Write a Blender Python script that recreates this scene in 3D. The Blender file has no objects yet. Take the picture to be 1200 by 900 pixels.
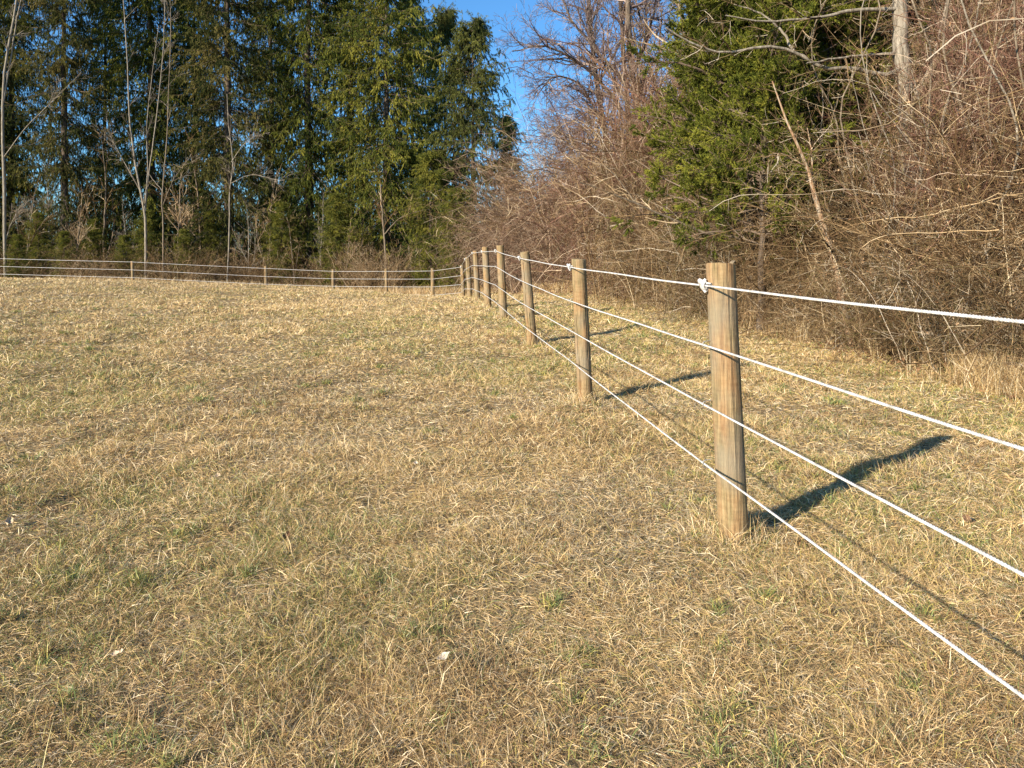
import bpy, math, random
import numpy as np

# ------------------------------------------------------------------ camera, sky, sun
SC = bpy.context.scene
COL = SC.collection
EYE = 1.45
F = 870.0                                   # focal length in pixels of the 1200 px wide photograph
cam_d = bpy.data.cameras.new('camera')
cam = bpy.data.objects.new('camera', cam_d)
COL.objects.link(cam)
cam_d.sensor_width = 36.0
cam_d.lens = 36.0 * F / 1200.0
cam_d.shift_y = -0.125
cam_d.clip_start = 0.05
cam_d.clip_end = 3000
cam.location = (0, 0, EYE)
cam.rotation_euler = (math.radians(90), 0, 0)
SC.camera = cam

SUN_DIR = np.array([-2.35, -2.15, 1.36]); SUN_DIR /= np.linalg.norm(SUN_DIR)
SUN_ELEV = math.asin(SUN_DIR[2]); SUN_AZ = math.atan2(SUN_DIR[0], SUN_DIR[1])
w = bpy.data.worlds.new('World'); SC.world = w; w.use_nodes = True
nt = w.node_tree; bg = nt.nodes['Background']
sky = nt.nodes.new('ShaderNodeTexSky'); sky.sky_type = 'NISHITA'; sky.sun_disc = False
sky.sun_elevation = SUN_ELEV; sky.sun_rotation = SUN_AZ % (2 * math.pi)
sky.air_density = 1.0; sky.dust_density = 0.3; sky.ozone_density = 3.0
tn = nt.nodes.new('ShaderNodeMix'); tn.data_type = 'RGBA'; tn.blend_type = 'MULTIPLY'; tn.inputs[0].default_value = 1
tn.inputs[7].default_value = (.46, .80, 1.03, 1); nt.links.new(sky.outputs[0], tn.inputs[6])
nt.links.new(tn.outputs[2], bg.inputs[0]); bg.inputs[1].default_value = 0.10
sd = bpy.data.lights.new('sun', 'SUN'); sd.energy = 5.0; sd.angle = math.radians(0.9); sd.color = (1.0, 0.88, 0.71)
so = bpy.data.objects.new('sun', sd); COL.objects.link(so)
from mathutils import Vector
so.rotation_euler = Vector(SUN_DIR).to_track_quat('Z', 'Y').to_euler()
so.location = (-20, -20, 20)
vs = SC.view_settings
vs.view_transform = 'Standard'; vs.look = 'None'; vs.gamma = 1.0; vs.use_curve_mapping = False
vs.exposure = 1.08
SC.cycles.max_bounces = 5; SC.cycles.diffuse_bounces = 3; SC.cycles.transmission_bounces = 3
SC.cycles.glossy_bounces = 2; SC.cycles.transparent_max_bounces = 4


def at(px, py, d):
    return ((px - 600) / F * d, d, EYE + (300 - py) / F * d)


# ------------------------------------------------------------------ helpers
RNG = np.random.default_rng(7)


class Acc:
    """collects quad geometry with a per-vertex tint"""
    def __init__(s): s.v = []; s.f = []; s.t = []; s.n = 0
    def add(s, V, Fc, T):
        s.v.append(V.reshape(-1, 3)); s.f.append(Fc + s.n)
        s.t.append(np.broadcast_to(T, (V.reshape(-1, 3).shape[0],)).astype(np.float32)); s.n += s.v[-1].shape[0]
    def tubes(s, P, R, sides=3, tint=None, rng=RNG):
        if len(P) == 0: return
        N, K, _ = P.shape
        T = np.gradient(P, axis=1); T /= np.linalg.norm(T, axis=2, keepdims=True) + 1e-9
        ref = rng.normal(size=(N, 1, 3)); m = T.mean(1, keepdims=True)
        m /= np.linalg.norm(m, axis=2, keepdims=True) + 1e-9
        ref -= (ref * m).sum(2, keepdims=True) * m
        u = np.cross(T, np.broadcast_to(ref, T.shape)); u /= np.linalg.norm(u, axis=2, keepdims=True) + 1e-9
        v = np.cross(T, u)
        a = 2 * np.pi * np.arange(sides) / sides
        V = P[:, :, None, :] + R[:, :, None, None] * (np.cos(a)[:, None] * u[:, :, None, :] + np.sin(a)[:, None] * v[:, :, None, :])
        i = np.arange(N)[:, None, None] * K * sides; k = np.arange(K - 1)[None, :, None] * sides; j = np.arange(sides)[None, None, :]
        j2 = (j + 1) % sides
        Q = np.stack([i + k + j, i + k + j2, i + k + sides + j2, i + k + sides + j], -1).reshape(-1, 4)
        if tint is None: tint = rng.random(N)
        s.add(V, Q, np.repeat(tint, K * sides))
    def leaves(s, C, D, L, W, tint, rng=RNG):
        """diamond shaped leaves starting at C, pointing along D"""
        N = len(C)
        D = D / (np.linalg.norm(D, axis=1, keepdims=True) + 1e-9)
        n = rng.normal(size=(N, 3)); u = np.cross(D, n); u /= np.linalg.norm(u, axis=1, keepdims=True) + 1e-9
        L = np.broadcast_to(L, (N,))[:, None]; W = np.broadcast_to(W, (N,))[:, None]
        V = np.stack([C, C + D * L * .45 + u * W * .5, C + D * L, C + D * L * .45 - u * W * .5], 1)
        Q = np.arange(N * 4).reshape(N, 4)
        s.add(V, Q, np.repeat(tint, 4))
    def build(s, name, mat, parent=None, smooth=False):
        V = np.concatenate(s.v).astype(np.float32); Q = np.concatenate(s.f).astype(np.int32); T = np.concatenate(s.t)
        me = bpy.data.meshes.new(name)
        me.vertices.add(len(V)); me.vertices.foreach_set('co', V.ravel())
        me.loops.add(Q.size); me.loops.foreach_set('vertex_index', Q.ravel())
        me.polygons.add(len(Q))
        me.polygons.foreach_set('loop_start', np.arange(0, Q.size, 4, dtype=np.int32))
        me.polygons.foreach_set('loop_total', np.full(len(Q), 4, dtype=np.int32))
        me.polygons.foreach_set('use_smooth', np.full(len(Q), smooth, dtype=bool))
        at_ = me.attributes.new('tint', 'FLOAT', 'POINT'); at_.data.foreach_set('value', T)
        me.update(calc_edges=True)
        me.materials.append(mat)
        o = bpy.data.objects.new(name, me); COL.objects.link(o)
        if parent is not None: o.parent = parent
        return o


def tag(o, label=None, cat=None, group=None, kind=None):
    if label: o['label'] = label
    if cat: o['category'] = cat
    if group: o['group'] = group
    if kind: o['kind'] = kind
    return o


def empty(name, loc, rz=0.0):
    e = bpy.data.objects.new(name, None); COL.objects.link(e)
    e.location = loc; e.rotation_euler = (0, 0, rz); e.empty_display_size = .3
    return e


def copy_tree(o, loc, rz, scale, label, cat, group=None, tilt=(0, 0)):
    c = o.copy(); COL.objects.link(c)
    c.location = loc; c.rotation_euler = (tilt[0], tilt[1], rz); c.scale = scale
    for ch in o.children:
        d = ch.copy(); COL.objects.link(d); d.parent = c
        for g in ch.children:
            h = g.copy(); COL.objects.link(h); h.parent = d
    tag(c, label, cat, group)
    return c


def spawn(P, R, n, L, ang, K, curl, up, rng, tmin=.2, rr=.6, taper=.3, fall=.5, tmax=1.0):
    N, Kp, _ = P.shape
    M = N * n; idx = np.repeat(np.arange(N), n)
    t = rng.uniform(tmin, tmax, M); f = t * (Kp - 1); i = np.minimum(f.astype(int), Kp - 2); fr = (f - i)[:, None]
    p = P[idx, i] * (1 - fr) + P[idx, i + 1] * fr
    T = P[idx, i + 1] - P[idx, i]; T /= np.linalg.norm(T, axis=1, keepdims=True) + 1e-9
    r = R[idx, i] * (1 - fr[:, 0]) + R[idx, i + 1] * fr[:, 0]
    q = rng.normal(size=(M, 3)); q -= (q * T).sum(1, keepdims=True) * T; q /= np.linalg.norm(q, axis=1, keepdims=True) + 1e-9
    a = rng.uniform(ang[0], ang[1], M)[:, None]
    d = np.cos(a) * T + np.sin(a) * q
    ln = L * rng.uniform(.5, 1.25, M) * (1 - fall * t)
    out = np.zeros((M, K, 3)); out[:, 0] = p
    for k in range(1, K):
        d = d + rng.normal(size=(M, 3)) * curl; d[:, 2] += up
        d /= np.linalg.norm(d, axis=1, keepdims=True) + 1e-9
        out[:, k] = out[:, k - 1] + d * (ln / (K - 1))[:, None]
    Rr = (r * rr)[:, None] * np.linspace(1, taper, K)[None, :]
    return out, Rr, idx


def walk(p0, d0, ln, K, curl, up, rng):
    N = len(p0); d = d0 / (np.linalg.norm(d0, axis=1, keepdims=True) + 1e-9)
    out = np.zeros((N, K, 3)); out[:, 0] = p0
    up = np.broadcast_to(up, (K,))
    for k in range(1, K):
        d = d + rng.normal(size=(N, 3)) * curl; d[:, 2] += up[k]
        d /= np.linalg.norm(d, axis=1, keepdims=True) + 1e-9
        out[:, k] = out[:, k - 1] + d * (ln / (K - 1))[:, None]
    return out


def resample(pts, K, jit=0.0, rng=RNG):
    pts = np.array(pts, float)
    # Catmull-Rom through the points
    n = len(pts)
    if n < 3:
        t = np.linspace(0, n - 1, K); i = np.minimum(t.astype(int), n - 2); f = (t - i)[:, None]
        o = pts[i] * (1 - f) + pts[i + 1] * f
    else:
        e = np.vstack([2 * pts[0] - pts[1], pts, 2 * pts[-1] - pts[-2]])
        t = np.linspace(0, n - 1, K); i = np.minimum(t.astype(int), n - 2); f = (t - i)[:, None]
        a, b, c, d = e[i], e[i + 1], e[i + 2], e[i + 3]
        o = .5 * ((2 * b) + (-a + c) * f + (2 * a - 5 * b + 4 * c - d) * f ** 2 + (-a + 3 * b - 3 * c + d) * f ** 3)
    if jit: o[1:-1] += rng.normal(size=o[1:-1].shape) * jit
    return o


def lattice(seed):
    return np.random.default_rng(seed).random((256, 256))


LATS = [lattice(100 + i) for i in range(8)]


def vnoise(x, y, s, k=0):
    g = LATS[k % 8]; x = np.asarray(x) / s + 31.7 * k; y = np.asarray(y) / s + 17.3 * k
    xi = np.floor(x).astype(int); yi = np.floor(y).astype(int); fx = x - xi; fy = y - yi
    fx = fx * fx * (3 - 2 * fx); fy = fy * fy * (3 - 2 * fy)
    a = g[xi % 256, yi % 256]; b = g[(xi + 1) % 256, yi % 256]; c = g[xi % 256, (yi + 1) % 256]; d = g[(xi + 1) % 256, (yi + 1) % 256]
    return (a * (1 - fx) + b * fx) * (1 - fy) + (c * (1 - fx) + d * fx) * fy


def fbm(x, y, s, k=0, o=3):
    v = 0; a = .5; t = 0
    for i in range(o):
        v = v + a * vnoise(x, y, s / 2 ** i, k + i); t += a; a *= .55
    return v / t


# ------------------------------------------------------------------ terrain height
POSTS = [  # (top x, top y, bottom x, bottom y) in photo pixels, distance
    (844, 309, 859.5, 631, 3.66), (678, 303.5, 686, 469, 7.16), (615, 295, 624, 405, 10.8), (586, 287.5, 590, 373, 13.7),
    (568.5, 289.5, 572, 361, 16.8), (557, 294, 559.5, 351, 20.0), (548, 301, 551, 350, 23.0), (541.5, 310.5, 543, 349.5, 28.0),
    (507, 314.4, 507.3, 348, 31.0), (452.5, 315, 453, 346, 34.0), (390.3, 315.7, 390.5, 345.5, 36.0), (311.5, 311.8, 312, 342, 36.5),
    (155, 306, 156, 333.5, 36.5)]
ctrl = []
for (tx, ty, bx, by, d) in POSTS:
    p = at(bx, by, d); ctrl.append((p[0], p[1], p[2] - EYE))
ctrl += [(0, 0, -1.42), (0, -6, -1.45), (-1.5, 2.2, -1.42), (-5, 6, -1.38), (-8, 12, -1.2), (-14, 18, -1.02), (-20, 28, -.86), (-9.5, 28, -1.15),
         (-4.3, 26, -1.33), (-4, 18, -1.22), (-32, 30, -.95), (1.6, 0, -1.42), (-27, 38, -1.4), (5, 8, -1.38), (4.6, 12, -1.28),
         (4, 18, -1.12), (10, 20, -1.0), (20, 20, -.9), (2, 28, -1.3), (8, 34, -1.3), (-12, 46, -2.1), (-28, 50, -2.0), (4, 50, -1.9), (-5, 42, -2.1),
         (-20, -10, -1.5), (15, -10, -1.4), (-50, 60, -2.2), (40, 60, -1.8), (0, 80, -2.4), (4, 3, -1.4)]
ctrl = np.array(ctrl); CM = -1.7; CL = 13.0


def kern(r):
    a = math.sqrt(3) * r / CL
    return (1 + a) * np.exp(-a)


_D = np.linalg.norm(ctrl[:, None, :2] - ctrl[None, :, :2], axis=2)
_W = np.linalg.solve(kern(_D) + np.eye(len(ctrl)) * 1e-3, ctrl[:, 2] - CM)


def gz(x, y, micro=True):
    x = np.asarray(x, float); y = np.asarray(y, float); sh = x.shape
    xf = x.ravel(); yf = y.ravel(); out = np.zeros(len(xf))
    for a in range(0, len(xf), 200000):
        r = np.hypot(xf[a:a + 200000, None] - ctrl[None, :, 0], yf[a:a + 200000, None] - ctrl[None, :, 1])
        out[a:a + 200000] = kern(r) @ _W
    z = EYE + CM + out.reshape(sh)
    if micro:
        z = z + (fbm(x, y, 1.3, 1, 2) - .5) * .09 + (vnoise(x, y, .36, 4) - .5) * .05
    return z


# ------------------------------------------------------------------ materials
def mat(name):
    m = bpy.data.materials.new(name); m.use_nodes = True
    n = m.node_tree; n.nodes.clear()
    out = n.nodes.new('ShaderNodeOutputMaterial')
    return m, n, out


def ramp(n, cols, src):
    r = n.nodes.new('ShaderNodeValToRGB'); e = r.color_ramp.elements
    while len(e) < len(cols): e.new(.5)
    for i, (p, c) in enumerate(cols):
        e[i].position = p; e[i].color = (*c, 1)
    n.links.new(src, r.inputs[0]); return r.outputs[0]


def strand_mat(name, cols, rough=.8, transl=0.0, noise=0.0, nscale=20):
    m, n, out = mat(name)
    a = n.nodes.new('ShaderNodeAttribute'); a.attribute_name = 'tint'
    src = a.outputs['Fac']
    if noise:  # patches of species tone, with dark ones painted in as shaded thicket gaps
        g = n.nodes.new('ShaderNodeNewGeometry')
        t = n.nodes.new('ShaderNodeTexNoise'); t.inputs['Scale'].default_value = nscale; t.inputs['Detail'].default_value = 3
        n.links.new(g.outputs['Position'], t.inputs['Vector'])
        ma = n.nodes.new('ShaderNodeMath'); ma.operation = 'MULTIPLY_ADD'; ma.inputs[1].default_value = noise; 
        n.links.new(t.outputs['Fac'], ma.inputs[0])
        mb = n.nodes.new('ShaderNodeMath'); mb.operation = 'SUBTRACT'; mb.inputs[1].default_value = noise * .5
        n.links.new(src, mb.inputs[0]); n.links.new(mb.outputs[0], ma.inputs[2])
        src = ma.outputs[0]
    c = ramp(n, cols, src)
    d = n.nodes.new('ShaderNodeBsdfDiffuse'); n.links.new(c, d.inputs[0])
    last = d.outputs[0]
    if transl:
        tr = n.nodes.new('ShaderNodeBsdfTranslucent'); n.links.new(c, tr.inputs[0])
        mx = n.nodes.new('ShaderNodeMixShader'); mx.inputs[0].default_value = transl
        n.links.new(last, mx.inputs[1]); n.links.new(tr.outputs[0], mx.inputs[2]); last = mx.outputs[0]
    n.links.new(last, out.inputs[0])
    return m


def bark_mat(name, cols, scale=(30, 30, 4), bump=.4):
    m, n, out = mat(name)
    tc = n.nodes.new('ShaderNodeNewGeometry'); mp = n.nodes.new('ShaderNodeMapping'); mp.inputs['Scale'].default_value = scale
    n.links.new(tc.outputs['Position'], mp.inputs[0])
    t = n.nodes.new('ShaderNodeTexNoise'); t.inputs['Scale'].default_value = 1; t.inputs['Detail'].default_value = 5
    n.links.new(mp.outputs[0], t.inputs['Vector'])
    c = ramp(n, cols, t.outputs['Fac'])
    p = n.nodes.new('ShaderNodeBsdfPrincipled'); p.inputs['Roughness'].default_value = .9; p.inputs['Specular IOR Level'].default_value = .15
    n.links.new(c, p.inputs[0])
    b = n.nodes.new('ShaderNodeBump'); b.inputs['Strength'].default_value = bump; b.inputs['Distance'].default_value = .02
    n.links.new(t.outputs['Fac'], b.inputs['Height']); n.links.new(b.outputs[0], p.inputs['Normal'])
    n.links.new(p.outputs[0], out.inputs[0])
    return m


M = {}
M['spruce'] = strand_mat('spruce_needles', [(0, (.014, .022, .010)), (.35, (.045, .062, .016)), (.62, (.11, .125, .025)), (1, (.27, .25, .045))], transl=.25)
M['spruce_blue'] = strand_mat('spruce_needles_blue', [(0, (.015, .022, .012)), (.5, (.050, .062, .020)), (1, (.15, .155, .04))], transl=.25)
M['spruce_brown'] = strand_mat('spruce_needles_brown', [(0, (.015, .022, .010)), (.4, (.048, .058, .018)), (.75, (.12, .115, .035)), (1, (.22, .17, .055))], transl=.25)
M['cedar'] = strand_mat('cedar_foliage', [(0, (.018, .026, .008)), (.32, (.065, .082, .016)), (.6, (.17, .18, .03)), (.9, (.30, .28, .045)), (1, (.32, .21, .06))], transl=.25)
M['deadtwig'] = strand_mat('dead_twigs', [(0, (.06, .045, .035)), (.5, (.14, .10, .075)), (1, (.26, .20, .15))])
M['bark_dark'] = bark_mat('dark_bark', [(.3, (.05, .038, .028)), (.6, (.13, .10, .075)), (.8, (.2, .16, .12))])
M['bark_pale'] = bark_mat('pale_bark', [(.3, (.12, .10, .075)), (.55, (.25, .215, .165)), (.75, (.40, .36, .29))])
M['bark_tan'] = bark_mat('tan_bark', [(.3, (.09, .07, .05)), (.55, (.19, .15, .105)), (.75, (.31, .255, .18))])
M['bark_orange'] = bark_mat('orange_bark', [(.3, (.09, .06, .04)), (.45, (.30, .18, .10)), (.58, (.34, .27, .19)), (.75, (.42, .36, .28))])
M['twig_pale'] = strand_mat('pale_twigs', [(0, (.10, .08, .06)), (.5, (.20, .165, .125)), (1, (.34, .29, .23))])
M['twig_brown'] = strand_mat('brown_twigs', [(0, (.038, .022, .011)), (.5, (.135, .083, .041)), (.8, (.27, .18, .092)), (.93, (.44, .31, .17)), (1, (.70, .56, .36))], noise=.75, nscale=.9)
M['twig_pink'] = strand_mat('reddish_twigs', [(0, (.05, .031, .021)), (.4, (.135, .083, .056)), (.75, (.23, .15, .10)), (1, (.46, .36, .25))], noise=.75, nscale=.9)
M['twig_tan'] = strand_mat('tan_twigs', [(0, (.13, .085, .05)), (.4, (.28, .19, .11)), (.75, (.42, .30, .17)), (1, (.58, .46, .30))])
M['twig_mix'] = strand_mat('mixed_twigs', [(0, (.035, .023, .014)), (.25, (.09, .057, .032)), (.5, (.19, .125, .07)), (.66, (.10, .092, .03)), (.86, (.29, .21, .125)), (1, (.55, .47, .36))], noise=.75, nscale=.9)
M['twig_red'] = strand_mat('red_twigs', [(0, (.05, .025, .018)), (.45, (.15, .075, .052)), (.8, (.26, .15, .105)), (1, (.58, .44, .31))], noise=.75, nscale=.9)
M['twig_grey'] = strand_mat('greyish_twigs', [(0, (.05, .036, .034)), (.4, (.12, .084, .075)), (.75, (.20, .145, .125)), (1, (.36, .29, .24))])
M['leaf_dead'] = strand_mat('dead_leaves', [(0, (.14, .07, .035)), (.5, (.30, .17, .09)), (1, (.48, .33, .19))], transl=.2)
M['ivy'] = strand_mat('ivy_leaves', [(0, (.03, .06, .015)), (.5, (.07, .12, .025)), (1, (.14, .19, .05))], transl=.2)

# grass: colour per blade
m, n, out = mat('dry_grass'); M['grass'] = m
a = n.nodes.new('ShaderNodeAttribute'); a.attribute_name = 'col'
d = n.nodes.new('ShaderNodeBsdfDiffuse'); tr = n.nodes.new('ShaderNodeBsdfTranslucent'); gl = n.nodes.new('ShaderNodeBsdfGlossy')
gl.inputs['Roughness'].default_value = .45; gl.inputs[0].default_value = (.9, .85, .75, 1)
n.links.new(a.outputs['Color'], d.inputs[0]); n.links.new(a.outputs['Color'], tr.inputs[0])
mx = n.nodes.new('ShaderNodeMixShader'); mx.inputs[0].default_value = .22
n.links.new(d.outputs[0], mx.inputs[1]); n.links.new(tr.outputs[0], mx.inputs[2])
mx2 = n.nodes.new('ShaderNodeMixShader'); mx2.inputs[0].default_value = .04
n.links.new(mx.outputs[0], mx2.inputs[1]); n.links.new(gl.outputs[0], mx2.inputs[2])
n.links.new(mx2.outputs[0], out.inputs[0])

# thatch ground
m, n, out = mat('thatch_ground'); M['ground'] = m
g = n.nodes.new('ShaderNodeNewGeometry')
t1 = n.nodes.new('ShaderNodeTexNoise'); t1.inputs['Scale'].default_value = 60; t1.inputs['Detail'].default_value = 6; t1.inputs['Roughness'].default_value = .7
t2 = n.nodes.new('ShaderNodeTexNoise'); t2.inputs['Scale'].default_value = 1.1; t2.inputs['Detail'].default_value = 4
n.links.new(g.outputs['Position'], t1.inputs['Vector']); n.links.new(g.outputs['Position'], t2.inputs['Vector'])
c1 = ramp(n, [(.32, (.10, .072, .04)), (.5, (.27, .20, .11)), (.66, (.50, .38, .21))], t1.outputs['Fac'])
c2 = ramp(n, [(.35, (.20, .175, .08)), (.6, (.36, .265, .15))], t2.outputs['Fac'])
mi = n.nodes.new('ShaderNodeMix'); mi.data_type = 'RGBA'; mi.inputs[0].default_value = .35
n.links.new(c1, mi.inputs[6]); n.links.new(c2, mi.inputs[7])
d = n.nodes.new('ShaderNodeBsdfDiffuse'); n.links.new(mi.outputs[2], d.inputs[0])
b = n.nodes.new('ShaderNodeBump'); b.inputs['Distance'].default_value = .03; b.inputs['Strength'].default_value = .8
n.links.new(t1.outputs['Fac'], b.inputs['Height']); n.links.new(b.outputs[0], d.inputs['Normal'])
n.links.new(d.outputs[0], out.inputs[0])

# post wood
m, n, out = mat('treated_post_wood'); M['wood'] = m
tc = n.nodes.new('ShaderNodeTexCoord')
oi = n.nodes.new('ShaderNodeObjectInfo')
mp = n.nodes.new('ShaderNodeMapping'); mp.inputs['Scale'].default_value = (95, 95, 5)
ad = n.nodes.new('ShaderNodeVectorMath'); ad.operation = 'ADD'
mul = n.nodes.new('ShaderNodeMath'); mul.operation = 'MULTIPLY'; mul.inputs[1].default_value = 40
n.links.new(oi.outputs['Random'], mul.inputs[0]); n.links.new(mul.outputs[0], ad.inputs[1]); n.links.new(tc.outputs['Object'], ad.inputs[0])
n.links.new(ad.outputs[0], mp.inputs[0])
g1 = n.nodes.new('ShaderNodeTexNoise'); g1.inputs['Scale'].default_value = 1; g1.inputs['Detail'].default_value = 6; g1.inputs['Roughness'].default_value = .65
n.links.new(mp.outputs[0], g1.inputs['Vector'])
mp2 = n.nodes.new('ShaderNodeMapping'); mp2.inputs['Scale'].default_value = (16, 16, 4.5); n.links.new(ad.outputs[0], mp2.inputs[0])
g2 = n.nodes.new('ShaderNodeTexNoise'); g2.inputs['Scale'].default_value = 1; g2.inputs['Detail'].default_value = 3; n.links.new(mp2.outputs[0], g2.inputs['Vector'])
mp3 = n.nodes.new('ShaderNodeMapping'); mp3.inputs['Scale'].default_value = (14, 14, 60); n.links.new(ad.outputs[0], mp3.inputs[0])
g3 = n.nodes.new('ShaderNodeTexNoise'); g3.inputs['Scale'].default_value = 1; g3.inputs['Detail'].default_value = 2; n.links.new(mp3.outputs[0], g3.inputs['Vector'])
ca = ramp(n, [(.32, (.06, .038, .022)), (.43, (.19, .125, .062)), (.55, (.33, .225, .112)), (.72, (.47, .35, .195))], g1.outputs['Fac'])
cb = ramp(n, [(.36, (.17, .155, .07)), (.5, (.31, .215, .105)), (.64, (.36, .19, .08))], g2.outputs['Fac'])
mi = n.nodes.new('ShaderNodeMix'); mi.data_type = 'RGBA'; mi.inputs[0].default_value = .42
n.links.new(ca, mi.inputs[6]); n.links.new(cb, mi.inputs[7])
mv = n.nodes.new('ShaderNodeMix'); mv.data_type = 'RGBA'; mv.blend_type = 'MULTIPLY'; mv.inputs[0].default_value = .35
cc = ramp(n, [(.3, (.5, .45, .4)), (.6, (1, 1, 1))], g3.outputs['Fac'])
n.links.new(mi.outputs[2], mv.inputs[6]); n.links.new(cc, mv.inputs[7])
p = n.nodes.new('ShaderNodeBsdfPrincipled'); p.inputs['Roughness'].default_value = .85; p.inputs['Specular IOR Level'].default_value = .2
vo = n.nodes.new('ShaderNodeTexVoronoi'); vo.inputs['Scale'].default_value = 1.0
mp4 = n.nodes.new('ShaderNodeMapping'); mp4.inputs['Scale'].default_value = (9, 9, 3.6); n.links.new(ad.outputs[0], mp4.inputs[0]); n.links.new(mp4.outputs[0], vo.inputs['Vector'])
kn = ramp(n, [(.06, (.28, .18, .11)), (.17, (1, 1, 1))], vo.outputs['Distance'])
mk = n.nodes.new('ShaderNodeMix'); mk.data_type = 'RGBA'; mk.blend_type = 'MULTIPLY'; mk.inputs[0].default_value = .95
n.links.new(mv.outputs[2], mk.inputs[6]); n.links.new(kn, mk.inputs[7])
hs = n.nodes.new('ShaderNodeTexNoise'); hs.inputs['Scale'].default_value = 3.2; hs.inputs['Detail'].default_value = 4; n.links.new(ad.outputs[0], hs.inputs['Vector'])
mg = n.nodes.new('ShaderNodeMix'); mg.data_type = 'RGBA'
gr = n.nodes.new('ShaderNodeMapRange'); gr.inputs[1].default_value = .42; gr.inputs[2].default_value = .68; gr.inputs[4].default_value = .6; n.links.new(hs.outputs['Fac'], gr.inputs[0])
n.links.new(gr.outputs[0], mg.inputs[0]); n.links.new(mk.outputs[2], mg.inputs[6]); mg.inputs[7].default_value = (.235, .205, .15, 1)
n.links.new(mg.outputs[2], p.inputs[0])
b = n.nodes.new('ShaderNodeBump'); b.inputs['Strength'].default_value = .9; b.inputs['Distance'].default_value = .01
n.links.new(g1.outputs['Fac'], b.inputs['Height']); n.links.new(b.outputs[0], p.inputs['Normal'])
n.links.new(p.outputs[0], out.inputs[0])

m, n, out = mat('galvanised_steel'); M['steel'] = m
p = n.nodes.new('ShaderNodeBsdfPrincipled'); p.inputs[0].default_value = (.35, .34, .32, 1); p.inputs['Roughness'].default_value = .5; p.inputs['Metallic'].default_value = .7
n.links.new(p.outputs[0], out.inputs[0])
m, n, out = mat('white_rope'); M['rope'] = m
p = n.nodes.new('ShaderNodeBsdfPrincipled'); p.inputs[0].default_value = (.82, .81, .79, 1); p.inputs['Roughness'].default_value = .5
tcr = n.nodes.new('ShaderNodeTexCoord'); wv = n.nodes.new('ShaderNodeTexNoise'); wv.inputs['Scale'].default_value = 22; wv.inputs['Detail'].default_value = 5
n.links.new(tcr.outputs['Object'], wv.inputs['Vector'])
cr = ramp(n, [(.3, (.34, .32, .28)), (.55, (.56, .55, .53))], wv.outputs['Fac']); n.links.new(cr, p.inputs[0])
n.links.new(p.outputs[0], out.inputs[0])

# ------------------------------------------------------------------ ground (one sheet out to the horizon)
NR, NA = 330, 420
r = np.concatenate([[0.0], np.geomspace(.5, 1500, NR - 1)])
th = np.linspace(0, 2 * np.pi, NA, endpoint=False)
X = r[:, None] * np.sin(th)[None]; Y = r[:, None] * np.cos(th)[None]
Z = gz(X, Y)
V = np.stack([X, Y, Z], -1).reshape(-1, 3)
i = np.arange(NR - 1)[:, None] * NA; j = np.arange(NA)[None]; j2 = (j + 1) % NA
Q = np.stack([i + j, i + NA + j, i + NA + j2, i + j2], -1).reshape(-1, 4)[:, ::-1]
acc = Acc(); acc.add(V, Q[NA:], 0.5)
# centre cap built from the first ring as quads
cap = np.array([[NA + k, NA + k + 1, NA + NA - 2 - k, NA + NA - 1 - k] for k in range(NA // 2 - 1)])
acc.f.append(cap[:, ::-1].astype(int)[:, ::-1])
go = acc.build('ground', M['ground'], smooth=True); tag(go, kind='structure')

# two faint wheel tracks worn into the left of the field
TRACKS = [np.array([(-3.6, 2.5), (-4.6, 5.2), (-5.1, 7.3), (-5.8, 11.3), (-7.2, 19), (-9.2, 28)]), np.array([(-3.3, 3.0), (-3.4, 4.9), (-3.2, 6.9), (-2.9, 9.9), (-2.7, 15), (-3.4, 24)])]


def track(x, y):
    v = np.zeros_like(x)
    for t_ in TRACKS:
        xc = np.interp(y, t_[:, 1], t_[:, 0]) + (vnoise(y, y * 0, 2.0, 2) - .5) * .5
        v = np.maximum(v, np.exp(-((x - xc) / .30) ** 2) * np.clip((vnoise(x, y, 1.6, 5) - .1) * 2, 0, 1))
    return v


# ------------------------------------------------------------------ grass blades
rng = np.random.default_rng(11)


def blades(x, y, L, W, lean, az, col, name, label, lift=0.0, bend=.5):
    N = len(x)
    base = np.stack([x, y, gz(x, y) + lift], 1)
    dh = np.stack([np.cos(az), np.sin(az), np.zeros(N)], 1)
    up = np.array([0, 0, 1.0])
    d1 = dh * np.sin(lean)[:, None] + up * np.cos(lean)[:, None]
    l2 = np.minimum(lean + rng.uniform(.1, bend * 2, N), 1.75)
    d2 = dh * np.sin(l2)[:, None] + up * np.cos(l2)[:, None]
    pa = rng.uniform(0, 2 * np.pi, N)
    side = np.stack([np.cos(pa), np.sin(pa), rng.normal(size=N) * .3], 1); side -= (side * d1).sum(1, keepdims=True) * d1
    side /= np.linalg.norm(side, axis=1, keepdims=True) + 1e-9
    mid = base + d1 * (L * .5)[:, None]; tip = mid + d2 * (L * .5)[:, None]
    w2 = (W * .5)[:, None]
    V = np.stack([base - side * w2, base + side * w2, mid + side * w2 * .85, mid - side * w2 * .85, tip + side * w2 * .15, tip - side * w2 * .15], 1).astype(np.float32)
    b_ = np.arange(N)[:, None] * 6
    Q = np.concatenate([b_ + np.array([[0, 1, 2, 3]]), b_ + np.array([[3, 2, 4, 5]])], 1).reshape(-1, 4)
    ac = Acc(); ac.add(V, Q, .5)
    o = ac.build(name, M['grass'])
    ca = o.data.attributes.new('col', 'FLOAT_COLOR', 'POINT')
    c4 = np.ones((N, 6, 4), np.float32); c4[:, :, :3] = col[:, None, :]
    ca.data.foreach_set('color', c4.ravel())
    tag(o, label, 'grass', kind='stuff')
    return o


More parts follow.
